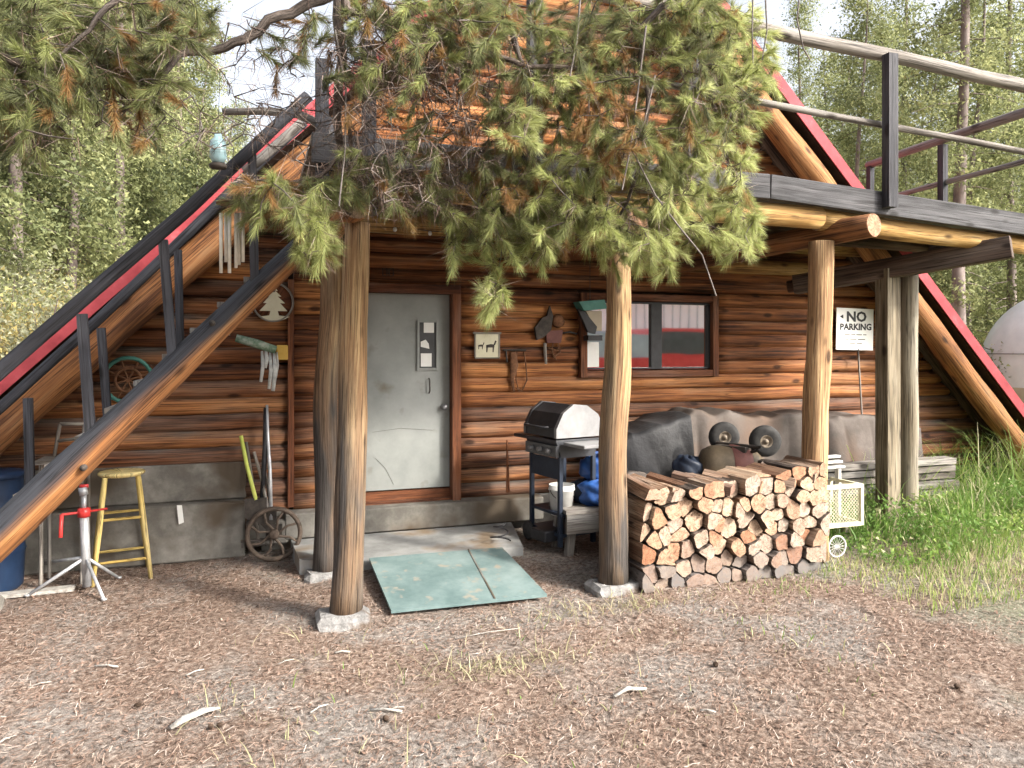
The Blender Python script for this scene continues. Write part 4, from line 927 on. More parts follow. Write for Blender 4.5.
for zz, segs in ((ztop-.315, ((-.16, -.08), (-.06, .0), (.02, .10), (.12, .17))), (ztop-.37, ((-.14, -.1), (-.08, .02), (.04, .15))), (ztop-.42, ((-.08, .0), (.02, .1)))):
    for s0, s1 in segs: mb.box((sc_+(s0+s1)/2, -.1675, zz), (s1-s0, .002, .010))
mb.build('small_print', M['tarp'], pn)

# ================================================================== WALL ORNAMENTS
YW = -.105
def wp(px, py, y=YW): return at(px, py, y)
a, b = wp(475, 333), wp(499, 358); cx, cz = (a[0]+b[0])/2, (a[2]+b[2])/2; w_, h_ = b[0]-a[0], a[2]-b[2]
t = thing('picture_plaque', 'small cream wall plaque with dark animal shapes right of the door', 'plaque', (cx, YW, b[2]))
mb = MB(); mb.box((cx, YW, cz), (w_, .015, h_)); mb.build('board', M['cream'], t)
mb = MB(); mb.box((cx, YW-.002, a[2]), (w_+.04, .03, .022)); mb.box((cx, YW-.002, b[2]), (w_+.01, .026, .014)); mb.box((a[0], YW-.002, cz), (.014, .026, h_-.02)); mb.box((b[0], YW-.002, cz), (.014, .026, h_-.02)); mb.build('frame', M['oldboard'], t)
mb = MB()
def shp(ox, oz, s):
    for pl in ([(-.5, 0), (.5, 0), (.55, .35), (.1, .42), (-.5, .3)], [(.4, .3), (.6, .3), (.8, .75), (.62, .85)], [(-.48, -.55), (-.36, -.55), (-.3, .05), (-.48, .05)], [(.3, -.55), (.42, -.55), (.48, .05), (.3, .05)]):
        mb.prism([(ox+p*s, oz+q*s) for p, q in pl], YW-.0105, YW-.0078)
shp(cx+.03, cz-.02, .085); shp(cx-.07, cz-.01, .05); mb.build('animal_shape', M['iron'], t)
# rusty hanging rack
a = wp(503, 350); b = wp(526, 350); t = thing('rusty_trap', 'rusty iron trap hanging from a bar beside the cream plaque', 'trap', (a[0]+.12, YW, wp(515, 393)[2]))
mb = MB(); mb.tube([a, b], .010, 8); mb.tube([wp(506, 350), wp(507, 362)], .01, 6); mb.build('bar', M['iron'], t)
mb = MB(); mb.tube([wp(513, 352), wp(514, 366), wp(512, 380), wp(514, 392)], [.03, .045, .02, .012], 8, .2, flat=.4, cap=0); mb.build('jaw', M['rust'], t)
mb = MB(); mb.tube([wp(524, 352), wp(526, 366), wp(527, 380), wp(522, 391), wp(516, 388)], .008, 6); mb.tube([wp(517, 352), wp(516, 380), wp(519, 391)], .006, 6); mb.build('chain', M['rust'], t)
# ornament with disc
t = thing('metal_ornament', 'dark rusty metal ornament with horn and round disc right of the trap', 'wall ornament', (wp(550, 340)[0], YW, wp(550, 365)[2]))
mb = MB(); pl = [(536, 340), (534, 328), (541, 318), (546, 316), (549, 306), (552, 316), (550, 330), (543, 337)]
mb.prism([(wp(*q)[0], wp(*q)[2]) for q in pl], YW-.035, YW+.01); mb.build('body', M['iron'], t)
mb = MB(); p = wp(558, 321); mb.lathe([(0, -.03), (.05, -.028), (.07, -.015), (.072, .005), (0, .01)], p, 20, axis=1); mb.build('disc', M['rust'], t)
mb = MB(); mb.prism([(wp(*q)[0], wp(*q)[2]) for q in [(545, 331), (562, 330), (560, 343), (546, 343)]], YW-.03, YW+.01); mb.build('plate', M['maroon'], t)
mb = MB(); mb.tube([wp(545, 343), wp(545, 352), wp(546, 364)], [.02, .018, .014], 8, cap=0); mb.build('strap', M['oldboard'], t)
mb = MB()
for q in ([(553, 342), (552, 352), (556, 360)], [(558, 342), (560, 352), (553, 358)], [(548, 348), (556, 350), (562, 347)]): mb.tube([wp(*p) for p in q], .009, 6)
mb.build('strap', M['rust'], t)
mb = MB(); mb.tube([wp(562, 333), wp(570, 332), wp(577, 334)], .012, 6, cap=0); mb.build('spur', M['iron'], t)
# feeder with green cap in front of the window's left pane
t = thing('bird_feeder', 'hanging feeder with teal cap in front of the window edge by the middle post', 'bird feeder', (wp(590, 335)[0], -.25, wp(590, 341)[2]))
q = lambda x, y: at(x, y, -.22)
mb = MB(); mb.prism([(q(*p)[0], q(*p)[2]) for p in [(576, 302), (601, 300), (604, 309), (581, 311)]], -.30, -.14); mb.build('cap', M['green'], t)
mb = MB(); mb.prism([(q(*p)[0], q(*p)[2]) for p in [(577, 309), (583, 311), (596, 327), (594, 334), (587, 332)]], -.25, -.2); mb.build('bracket', M['black'], t)
mb = MB(); mb.prism([(q(*p)[0], q(*p)[2]) for p in [(585, 311), (601, 311), (601, 331), (596, 331)]], -.24, -.21); mb.build('face', M['tan'], t)
mb = MB(); mb.box(q(593, 338), (.16, .12, .055)); mb.build('tray', M['black'], t)
mb = MB(); a = q(590, 302); mb.tube([a, a+np.array((0, 0, .45))], .004, 5); mb.build('cord', M['iron'], t)
a, b = at(585, 342, -.075), at(599, 367, -.075); mb = MB(); mb.box(((a[0]+b[0])/2, -.072, (a[2]+b[2])/2), (b[0]-a[0], .004, a[2]-b[2])); one(mb, 'paper_notice', M['paper'], 'white paper notice in the left corner of the window', 'notice')
# round tree sign
c = wp(273, 302, -.13); r_ = .175; t = thing('round_sign', 'round cream sign with cut pine tree shape under the stair log', 'sign', (c[0], -.13, c[2]-r_))
mb = MB(); mb.tube(ring(c, r_, 0, n=36), .010, 8, closed=True); mb.build('rim', M['oldboard'], t)
mb = MB(); pl = []
tree = [(-.02, .16), (.02, .10), (.0, .10), (.05, .05), (.02, .05), (.08, -.01), (.04, -.01), (.10, -.08), (.02, -.08), (.03, -.12), (.12, -.13), (.06, -.16), (-.06, -.165), (-.12, -.13), (-.05, -.12), (-.04, -.08), (-.13, -.08), (-.07, -.01), (-.10, -.01), (-.05, .05), (-.07, .05), (-.03, .10)]
mb.prism([(c[0]+.02+p*1.05, c[2]+z_*1.02) for p, z_ in tree], -.137, -.127); mb.build('tree_shape', M['cream'], t)
mb = MB(); mb.lathe([(0, .0), (r_, 0), (r_, .008), (0, .008)], (c[0], -.118, c[2]), 32, axis=1); mb.build('backing', M['trim'], t)
# mossy log with hanging shells
a, b = at(236, 338, -.22), at(276, 350, -.22); mb = MB(); t = thing('hanging_chime', 'mossy branch with pale shells hanging under the round sign', 'wind chime', ((a+b)/2)*np.array((1, 1, 0))+np.array((0, 0, at(270, 390, -.22)[2])))
mb.tube([a, (a+b)/2+np.array((0, 0, .005)), b], [.036, .043, .038], 12, .15, cap=1); mb.build('branch', [M['moss'], M['cut']], t)
for (px, p0, p1, w_) in ((262, 351, 382, .016), (266, 350, 368, .02), (270, 352, 389, .016), (274, 353, 391, .018), (277, 352, 378, .012)):
    mb = MB(); mb.tube([at(px, p0, -.22), at(px+1, (p0+p1)/2, -.22), at(px-1, p1, -.22)], [w_*.6, w_, w_*.8], 8, .25, flat=.4, cap=0); mb.build('shell', M['shell'], t)
mb = MB(); a = at(276, 345, -.13); b = at(288, 360, -.13); mb.box(((a+b)/2), (b[0]-a[0], .03, a[2]-b[2]), bev=.01); one(mb, 'yellow_block', M['yelpaint'], 'small square yellow block on the wall under the round sign', 'block')
# wreath / reel behind stairs
c = wp(128, 380, -.14); t = thing('hose_reel', 'round green rimmed reel on the log wall behind the staircase', 'reel', (c[0], -.14, c[2]-.2))
mb = MB(); mb.tube(ring(c, .19, 0), .018, 8, closed=True); mb.build('rim', M['green'], t)
mb = MB(); mb.tube(ring(c, .10, 0), .014, 8, closed=True)
for k in range(4): a = math.pi*k/4+.3; mb.tube([c-np.array((math.cos(a)*.18, 0, math.sin(a)*.18)), c+np.array((math.cos(a)*.18, 0, math.sin(a)*.18))], .009, 5)
mb.build('spoke', M['rust'], t)
# house number plate above the door, row of little bulbs under the deck
mb = MB(); a = wp(388, 272); 
for dx in (-.03, .03):
    mb.tube([a+np.array((dx-.02, 0, -.035)), a+np.array((dx-.02, 0, .035)), a+np.array((dx+.02, 0, .035)), a+np.array((dx+.02, 0, -.035))], .006, 5, closed=True)
one(mb, 'door_plate', M['iron'], 'tiny dark metal plate on the log above the door', 'plate')
t = thing('light_string', 'string of small white bulbs under the deck above the door', 'string lights', (1.4, -.2, 2.95))
P_ = [at(px, py, -.30) for px, py in ((372, 224), (395, 227), (413, 229), (430, 231), (455, 233), (479, 236), (500, 240))]
mb = MB(); mb.tube(P_, .004, 5); mb.build('cable', M['black'], t)
for p in P_[1:]:
    mb = MB(); mb.lathe([(0, .0), (.012, -.004), (.02, -.02), (.017, -.036), (0, -.046)], p, 10); mb.build('bulb', M['bulb'], t)

# ================================================================== UNDER THE STAIRS
def rodthing(name, pts, rad, mat, label, cat, head=None, seg=8):
    t = thing(name, label, cat, (pts[-1][0], pts[-1][1], 0)); mb = MB(); mb.tube(pts, rad, seg, cap=0); mb.build('handle', M[mat], t)
    if head: h = MB(); head(h); h.build('head', M['iron'], t)
    return t
def shovel_head(p, s=1.0):
    def f(m): m.prism([(p[0]-.09*s, p[2]), (p[0]+.09*s, p[2]), (p[0]+.09*s, p[2]-.16*s), (p[0], p[2]-.26*s), (p[0]-.09*s, p[2]-.16*s)][::-1], p[1]-.006, p[1]+.006)
    return f
rodthing('long_shovel', [at(241, 436, -.16), at(247, 466, -.25), at(256, 500, -.38)], .017, 'lime', 'leaning shovel with yellow green handle beside the concrete block', 'shovel', shovel_head(at(256, 498, -.38)))
rodthing('garden_rake', [at(246, 442, -.16), at(252, 480, -.26), at(258, 540, -.42)], .015, 'greyrail', 'leaning rake with pale grey handle next to the green shovel', 'rake', lambda m: [m.box(at(258, 540, -.42), (.28, .03, .02))]+[m.box(at(258, 540, -.42)+np.array((dx, 0, -.03)), (.006, .006, .06)) for dx in np.linspace(-.13, .13, 9)])
rodthing('iron_bar', [at(267, 405, -.15), at(268, 440, -.2), at(270, 470, -.27), at(271, 520, -.36)], [.012, .014, .016, .018], 'galv', 'tall dark pry bar with silver tip standing above the iron wheel', 'pry bar')
rodthing('spade', [at(254, 452, -.17), at(262, 480, -.26), at(268, 510, -.36)], .014, 'oldboard', 'short spade with brown handle leaning behind the iron wheel', 'spade', shovel_head(at(268, 508, -.36), .8))
rodthing('hoe', [at(263, 460, -.17), at(268, 488, -.25), at(274, 530, -.36)], .013, 'greyrail', 'pale handled hoe leaning behind the iron wheel near the corner', 'hoe', lambda m: m.box(at(274, 530, -.36), (.14, .02, .1)))
rodthing('black_pipe', [at(266, 408, -.14), at(265, 450, -.2), at(262, 500, -.3)], .022, 'black', 'black pipe standing behind the silver tipped pry bar', 'pipe')
c = at(274, 533, -.45); t = thing('wagon_wheel', 'rusty spoked iron cart wheel leaning on the tools beside the step', 'wheel', (c[0], c[1], 0))
c[2] = .25; mb = MB(); mb.tube(ring(c, .22, 0, n=36), .020, 8, closed=True, flat=1.3); mb.build('rim', M['ironlt'], t)
mb = MB(); mb.lathe([(0, -.05), (.035, -.05), (.045, -.02), (.045, .02), (.035, .05), (0, .05)], c, 14, axis=1); mb.build('hub', M['ironlt'], t)
for k in range(8):
    a = 2*math.pi*k/8+.2; mb = MB(); mb.tube([c+np.array((math.cos(a)*.04, 0, math.sin(a)*.04)), c+np.array((math.cos(a+.35)*.13, -.02, math.sin(a+.35)*.13)), c+np.array((math.cos(a+.2)*.2, 0, math.sin(a+.2)*.2))], .011, 6); mb.build('spoke', M['ironlt'], t)
# yellow stool
sx, sy = -1.035, -.45; t = thing('bar_stool', 'yellow wooden bar stool with round seat under the staircase', 'stool', (sx, sy, 0), R(10))
sh = .86
mb = MB(); mb.lathe([(0, sh-.035), (.15, sh-.035), (.172, sh-.022), (.175, sh-.008), (.165, sh), (.05, sh-.006), (0, sh-.006)], seg=28); mb.build('seat', M['yellow'], t, local=True)
cor = [(-1, -1), (1, -1), (1, 1), (-1, 1)]
def lp(k, z): f = .115+(.205-.115)*(1-z/sh); return np.array((cor[k][0]*f, cor[k][1]*f, z))
for k in range(4): mb = MB(); mb.tube([lp(k, 0), lp(k, .4), lp(k, sh-.03)], [.016, .021, .018], 10, cap=0); mb.build('leg', M['yellow'], t, local=True)
for k, zs in enumerate(((.17, .50), (.23, .54), (.17, .50), (.23, .54))):
    for zz in zs: mb = MB(); mb.tube([lp(k, zz), lp((k+1) % 4, zz)], .0115, 8); mb.build('rung', M['yellow'], t, local=True)
# tripod pipe stand
b0 = on_ground(87, 590); b0 = np.array((b0[0], b0[1], 0)); t = thing('pipe_stand', 'silver tripod pipe stand with red crank beside the yellow stool', 'stand', tuple(b0))
top = at(84, 512, b0[1]); mb = MB(); mb.tube([b0+np.array((0, 0, .03)), top], .032, 16, cap=0); mb.build('column', M['galv'], t)
mb = MB(); tp = top+np.array((0, 0, .13)); mb.tube([top, tp], .018, 12, cap=0); mb.tube([tp, tp+np.array((-.01, 0, .06))], .032, 12, cap=0); mb.build('inner_tube', M['galv'], t)
hub = b0+(top-b0)*.42
for px, py in ((27, 596), (104, 600), (119, 578), (25, 565)):
    f = on_ground(px, py, .01); mb = MB(); mb.tube([hub, f], [.014, .012], 8, cap=0); mb.tube([f, f+np.array((0, 0, -.0))+np.array((.001, 0, .012))], .02, 8, cap=0); mb.build('leg', M['galv'], t)
mb = MB(); mb.lathe([(.033, -.035), (.045, -.035), (.045, .03), (.02, .035)], top, 16); mb.tube([top, top+np.array((-.10, -.04, .0)), top+np.array((-.14, -.05, .0))], .010, 8); mb.tube([top, top+np.array((.16, 0, .015))], .009, 8); mb.build('clamp', M['redpaint'], t)
mb = MB(); q = top+np.array((-.14, -.05, 0)); mb.tube([q, q+np.array((-.005, 0, -.10)), q+np.array((-.003, -.02, -.17))], .014, 8, cap=0); mb.build('crank', M['redpaint'], t)
mb = MB(); mb.tube([tp+np.array((-.03, 0, .07)), tp+np.array((.03, 0, .07))], .014, 8, cap=0); mb.build('saddle', M['redpaint'], t)
# blue barrel
t = thing('plastic_barrel', 'dark blue plastic barrel under the staircase at the far end', 'barrel', (-2.0, -.50, 0))
mb = MB(); mb.lathe([(0, 0), (.26, 0), (.28, .03), (.29, .28), (.30, .30), (.29, .32), (.29, .58), (.30, .60), (.29, .62), (.28, .87)], (-2.0, -.5, 0), 32); mb.build('body', M['barrel'], t)
mb = MB(); mb.lathe([(.285, .865), (.295, .87), (.295, .90), (.24, .91), (0, .905)], (-2.0, -.5, 0), 32); mb.build('lid', M['barrel'], t)
# clutter: old chair frame on top of the foundation ledge
t = thing('wooden_chair', 'old weathered chair frame behind the staircase above the concrete ledge', 'chair', (-1.45, -.45, .5))
mb = MB(); A_ = at(60, 424, -.3); B_ = at(84, 424, -.3); C2 = at(84, 452, -.35); D2 = at(54, 458, -.35)
for a, b in ((A_, B_), (B_, C2), (A_, D2), ((A_+D2)/2, (B_+C2)/2)): mb.tube([a, b], .014, 8, cap=0)
mb.build('back_frame', M['oldboard'], t)
mb = MB(); mb.box((D2+C2)/2+np.array((0, -.12, -.02)), (.36, .32, .03)); mb.build('seat', M['oldboard'], t)
for dx, dy in ((-.14, -.25), (.14, -.25), (-.14, 0), (.14, 0)): mb = MB(); q = (D2+C2)/2+np.array((dx, dy, -.03)); mb.tube([q, (q[0], q[1], .01)], .015, 8); mb.build('leg', M['oldboard'], t)
mb = MB(); q = at(35, 566, -.55); mb.box((q[0], -.75, .02), (.62, .10, .025), rz=.05, grey=.2); one(mb, 'loose_plank', M['bleach'], 'pale plank lying on the ground below the blue barrel', 'plank')
mb = MB(); q = on_ground(2, 580); mb.log((-1.95, -1.0, .06), (-1.72, -1.12, .06), .07, .07); one(mb, 'log_round', [M['bark'], M['concrete']], 'short log round on the ground under the stair foot', 'log')
mb = MB(); mb.prism([(at(177, 505, -.2)[0], at(177, 505, -.2)[2]), (at(182, 505, -.2)[0], at(182, 505, -.2)[2]), (at(184, 520, -.2)[0], at(184, 522, -.2)[2]), (at(179, 520, -.2)[0], at(179, 524, -.2)[2])], -.22, -.205); one(mb, 'paper_scrap', M['paper'], 'white scrap stuck on the lower concrete block', 'scrap')

# ================================================================== HANGING CHIMES
c = at(230, 203, -2.75); t = thing('wind_chime', 'wind chime with pale tubes hanging in front of the stair railing', 'wind chime', tuple(at(230, 275, -2.75)))
mb = MB(); mb.lathe([(0, .012), (.06, .012), (.075, 0), (.075, -.008), (0, -.01)], c, 20); mb.build('disc', M['rust'], t)
for k, (px, p1) in enumerate(((221, 273), (226, 262), (229.5, 273), (236, 268), (239, 265), (243, 262))):
    a = at(px, 213, -2.75+.04*math.sin(k*2)); b = at(px, p1, -2.75+.04*math.sin(k*2)); mb = MB(); mb.tube([a, b], .0095, 10, cap=0); tb = mb.build('tube', M['chime'], t)
mb = MB()
for px in (221, 229.5, 236, 243): mb.tube([at(px, 213, -2.75), c+np.array(((px-232)*.005, 0, 0))], .0012, 4)
mb.tube([c, c+np.array((0.02, 0, .32))], .0018, 4); mb.build('cord', M['iron'], t)
c = at(218, 152, -2.8); t = thing('glass_feeder', 'pale blue glass feeder bottle hanging above the wind chime', 'feeder', (c[0], c[1], c[2]-.1))
mb = MB(); mb.lathe([(0, .10), (.02, .10), (.022, .08), (.042, .06), (.045, -.03), (.03, -.06), (0, -.062)], c, 18); mb.build('bottle', M['bluglass'], t)
mb = MB(); mb.lathe([(0, -.06), (.035, -.062), (.05, -.075), (.045, -.09), (0, -.095)], c, 18); mb.build('base', M['iron'], t)
mb = MB(); mb.tube([c+np.array((0, 0, .1)), c+np.array((.01, 0, .45))], .0015, 4); mb.build('cord', M['iron'], t)

# ================================================================== FOREGROUND PINE
TX, TY = -2.9, -6.4
pine = thing('pine_tree', 'old pine reaching its drooping needle branches across the cabin front', 'tree', (TX, TY, 0))
mb = MB(); mb.tube([(TX, TY, -.3), (TX, TY, .5), (TX+.05, TY+.02, 3), (TX+.1, TY+.05, 6), (TX, TY, 9), (TX+.05, TY, 12)], [.30, .25, .22, .19, .14, .06], 18, .12); mb.build('trunk', M['bark'], pine)
nodes = []
LIMBS = [
 ([(345, -70, -3.3), (335, -5, -3.25), (300, 8, -3.2), (270, 20, -3.2), (235, 45, -3.15), (205, 52, -3.1), (178, 54, -3.1), (155, 85, -3.1), (140, 100, -3.05), (95, 126, -3.0)], .034, .010, 5.0),
 ([(330, -60, -2.9), (337, 0, -2.85), (342, 60, -2.8), (337, 120, -2.75), (342, 170, -2.65), (348, 210, -2.6)], .034, .020, 4.9),
 ([(345, -60, -3.1), (346, 12, -3.05), (400, 26, -3.1), (445, 42, -3.15), (485, 55, -3.2), (525, 66, -3.25), (600, 72, -3.3), (655, 92, -3.3)], .030, .010, 5.1),
 ([(350, -60, -3.0), (375, 2, -3.0), (430, 45, -2.95), (470, 82, -2.9), (495, 102, -2.85), (530, 150, -2.8), (575, 200, -2.75)], .026, .008, 5.2),
 ([(640, -90, -3.3), (672, 0, -3.3), (645, 24, -3.3), (641, 60, -3.3), (650, 110, -3.3), (640, 170, -3.2), (620, 215, -3.1)], .026, .008, 5.6),
 ([(655, -90, -3.1), (674, 0, -3.1), (698, 34, -3.1), (705, 80, -3.1), (722, 130, -3.05), (735, 190, -3.0)], .024, .008, 5.7),
 ([(500, -90, -3.1), (505, 0, -3.1), (520, 60, -3.1), (560, 110, -3.05), (585, 160, -3.0), (600, 230, -2.95)], .024, .008, 5.5),
 ([(348, 150, -2.75), (318, 178, -2.8), (285, 184, -2.85), (255, 182, -2.9), (236, 190, -2.95)], .012, .006, None),
 ([(-60, 40, -3.2), (20, 60, -3.2), (60, 74, -3.15), (95, 72, -3.15), (118, 60, -3.1)], .028, .008, 4.2),
 ([(120, -60, -3.4), (118, 0, -3.4), (90, 30, -3.4), (60, 55, -3.4)], .02, .006, 4.8),
 ([(348, 120, -2.75), (352, 160, -2.7), (350, 200, -2.7)], .014, .008, None),
]
for L_, r0, r1, zt in LIMBS:
    P = [at(*q) for q in L_]
    if zt:
        s0 = np.array((TX+.05, TY, zt)); e0 = P[0]; pre = []
        for f in (0, .25, .5, .75): q = s0+(e0-s0)*f; q[2] += .5*math.sin(math.pi*f); pre.append(q)
        mb = MB(); Q = pre+P; rr = list(np.linspace(r0*2.2, r0, 4))+list(np.linspace(r0, r1, len(P)))
    else: mb = MB(); Q = P; rr = list(np.linspace(r0, r1, len(P)))
    # densify
    Qd = []; rd = []
    for i in range(len(Q)-1):
        for f in (0, .34, .67): 
            Qd.append(Q[i]+(Q[i+1]-Q[i])*f+rng.normal(0, .008, 3)); rd.append(rr[i]+(rr[i+1]-rr[i])*f)
            if i >= len(Q)-len(P): nodes.append(Qd[-1])
    Qd.append(Q[-1]); rd.append(rr[-1])
    mb.tube(Qd, rd, 8, .15, grey=.2); mb.build('limb', M['bark'], pine)
nodes = list(nodes); sprigs = []
ELL = [ # px, py, rx, ry, y, n, green lo, hi, dead
 (655, 80, 95, 80, -3.25, 95, .0, .6, .10), (625, 190, 75, 62, -3.1, 78, .25, .95, .02), (705, 165, 48, 75, -3.05, 62, .35, 1.0, .05), (735, 225, 25, 30, -3.0, 18, .4, 1, 0),
 (640, 240, 50, 34, -3.0, 26, .45, 1.0, 0), (540, 110, 45, 50, -3.1, 26, .3, .9, .2), (522, 125, 14, 22, -3.2, 12, .75, 1.0, 0), (565, 215, 45, 30, -2.95, 34, .2, .8, .1),
 (605, 130, 30, 40, -3.3, 18, .1, .4, .95), (745, 60, 30, 60, -3.1, 26, .5, 1.0, 0), (590, 30, 60, 40, -3.2, 28, .0, .5, .1), (690, 20, 50, 30, -3.2, 30, .2, .7, .1),
 (272, 198, 34, 20, -2.95, 26, .1, .6, .25), (312, 232, 18, 28, -2.9, 26, .3, .9, .05), (300, 200, 25, 20, -2.9, 16, .1, .6, .3), (340, 188, 22, 12, -2.8, 12, .2, .6, 0),
 (453, 235, 9, 28, -2.85, 8, .2, .8, 0), (492, 286, 9, 28, -2.85, 11, .35, .95, 0), (487, 225, 25, 20, -2.85, 14, .1, .6, .1), (385, 190, 40, 18, -2.8, 16, .0, .4, .4), (420, 205, 40, 15, -2.8, 14, .1, .5, .3), (530, 240, 30, 20, -2.9, 16, .2, .8, 0),
 (50, 55, 80, 60, -3.2, 60, .0, .5, .06), (135, 95, 50, 50, -3.1, 16, .0, .4, .3), (20, 120, 40, 40, -3.1, 18, .0, .5, .1), (290, 55, 50, 45, -3.1, 9, .0, .3, .2), (150, 20, 60, 30, -3.3, 20, .0, .3, .3), (430, 10, 90, 25, -3.1, 26, .1, .5, .3), (420, 110, 80, 70, -3.0, 12, .0, .45, .3), (400, 175, 75, 30, -2.85, 20, .0, .45, .2), (510, 60, 50, 60, -3.15, 26, .0, .45, .12), (510, 190, 40, 40, -3.0, 26, .1, .6, .2), (440, 30, 60, 35, -3.2, 18, .1, .6, .1), (390, 45, 55, 45, -3.15, 22, .0, .5, .15), (470, 40, 40, 40, -3.15, 16, .0, .5, .15), (450, 150, 50, 40, -3.0, 9, .0, .5, .2)]
for (px, py, rx, ry, yy, n, g0, g1, dd) in ELL:
    for _ in range(int(n*2.3)):
        a = rng.uniform(0, 2*math.pi); q = math.sqrt(rng.random())
        P = at(px+rx*q*math.cos(a), py+ry*q*math.sin(a), yy+rng.normal(0, .16)); sprigs.append((P, rng.uniform(g0, g1), 1.0*(rng.random() < dd), True))
for (px, py, rx, ry, yy, n) in ((415, 115, 85, 95, -3.0, 620), (330, 80, 60, 75, -3.0, 60), (480, 70, 60, 60, -3.1, 160), (385, 55, 55, 55, -3.1, 170), (380, 190, 55, 30, -2.8, 60), (200, 80, 110, 70, -3.1, 110), (60, 90, 80, 60, -3.15, 50), (640, 120, 110, 110, -3.2, 110), (480, 190, 50, 40, -2.9, 60), (270, 150, 60, 50, -2.9, 40)):
    for _ in range(n):
        a = rng.uniform(0, 2*math.pi); q = math.sqrt(rng.random()); P = at(px+rx*q*math.cos(a), py+ry*q*math.sin(a), yy+rng.normal(0, .18)); sprigs.append((P, 0, 0, False))
ND = np.array(nodes); order = np.argsort([np.min(np.linalg.norm(ND-s[0], axis=1)) for s in sprigs])
NDl = [tuple(p) for p in nodes]; arr = np.empty((len(nodes)+len(sprigs), 3)); arr[:len(nodes)] = ND; cnt = len(nodes)
tw = MB(); dirs = {}
for oi in order:
    P, gr, dead, leaf = sprigs[oi]
    d = np.linalg.norm(arr[:cnt]-P, axis=1)+np.maximum(0, P[2]-arr[:cnt, 2])*.6; k = int(np.argmin(d)); Q = arr[k].copy()
    mid = (P+Q)/2+np.array((rng.normal(0, .012), rng.normal(0, .012), rng.normal(.005, .014)))*min(1, d[k]*3)
    tw.tube([Q, mid, P], [.0042, .0034, .0022], 4, grey=.1+.8*rng.random())
    dirs[oi] = (P-mid)/(np.linalg.norm(P-mid)+1e-6); arr[cnt] = P; cnt += 1
# short dead twiglets bristling from every branch
nt_ = 26000; kk_ = rng.integers(len(nodes)//3, cnt, nt_); B0 = arr[kk_]+rng.normal(0, .012, (nt_, 3)); dd_ = rng.normal(0, 1, (nt_, 3)); dd_[:, 2] -= .5; dd_ /= np.linalg.norm(dd_, axis=1)[:, None]
L0 = rng.uniform(.05, .2, nt_)[:, None]; ww_ = np.cross(dd_, rng.normal(0, 1, (nt_, 3))); ww_ /= np.linalg.norm(ww_, axis=1)[:, None]; ww_ *= .0016
Vt = np.stack([B0-ww_, B0+ww_, B0+dd_*L0], 1).reshape(-1, 3); tri_mesh('twiglets', Vt-np.array((TX, TY, 0)), np.arange(len(Vt)).reshape(-1, 3), M['twig'], pine, np.repeat(rng.random(nt_), 3))
# bare pale hanging twigs
for L_ in ([(335, 30, -3.2), (346, 90, -3.2), (345, 150, -3.2), (339, 206, -3.2)], [(646, 26, -3.5), (638, 90, -3.5), (630, 150, -3.5), (622, 190, -3.5)], [(655, 75, -3.5), (645, 120, -3.5), (632, 150, -3.5), (655, 195, -3.5), (680, 228, -3.45), (702, 255, -3.4), (716, 296, -3.4)], [(580, 0, -3.5), (577, 40, -3.5), (570, 76, -3.5)], [(800, -10, -3.3), (797, 20, -3.3), (803, 48, -3.3), (810, 60, -3.3)], [(753, -10, -3.3), (752, 30, -3.3), (753, 65, -3.3)], [(765, -10, -3.3), (767, 30, -3.3), (762, 60, -3.3)]):
    tw.tube([at(*q) for q in L_], [.0065]+[.005]*(len(L_)-1), 5, grey=1.0, rnd=.9)
tw.build('twigs', M['greyrail'] if False else M['bark'], pine)
Vs = []; rs = []; gs = []
for oi, (P, gr, dead, leaf) in enumerate(sprigs):
    if not leaf: continue
    n = 150; d = dirs[oi]*.55+rng.normal(0, .35, 3)+np.array((0, -.1, -.35+.3*rng.random())); d /= np.linalg.norm(d)
    L = rng.uniform(.10, .17); t = rng.random(n)**.8
    base = P+d*(t*L)[:, None]-d*L*.4
    ran = rng.normal(0, 1, (n, 3)); ran -= (ran @ d)[:, None]*d; ran /= np.linalg.norm(ran, axis=1)[:, None]
    ang = rng.uniform(.35, .95, n)*(1-.35*t); nd = d*np.cos(ang)[:, None]+ran*np.sin(ang)[:, None]; nl = rng.uniform(.055, .10, n)*(1 if not dead else .9)
    nd[:, 2] -= .12; tip = base+nd*nl[:, None]; w = np.cross(nd, rng.normal(0, 1, (n, 3))); w /= np.linalg.norm(w, axis=1)[:, None]+1e-9; w *= .0017
    Vs.append(np.stack([base-w, base+w, tip], 1).reshape(-1, 3)); g_ = np.clip(gr+rng.normal(0, .12, n), 0, 1); rs.append(np.repeat(g_, 3)); gs.append(np.repeat(np.clip(dead*rng.uniform(.6, 1, n)+(rng.random(n) < .04)*.6, 0, 1), 3))
V = np.vstack(Vs); tri_mesh('needles', V-np.array((TX, TY, 0)), np.arange(len(V)).reshape(-1, 3), M['needle'], pine, np.concatenate(rs), np.concatenate(gs))

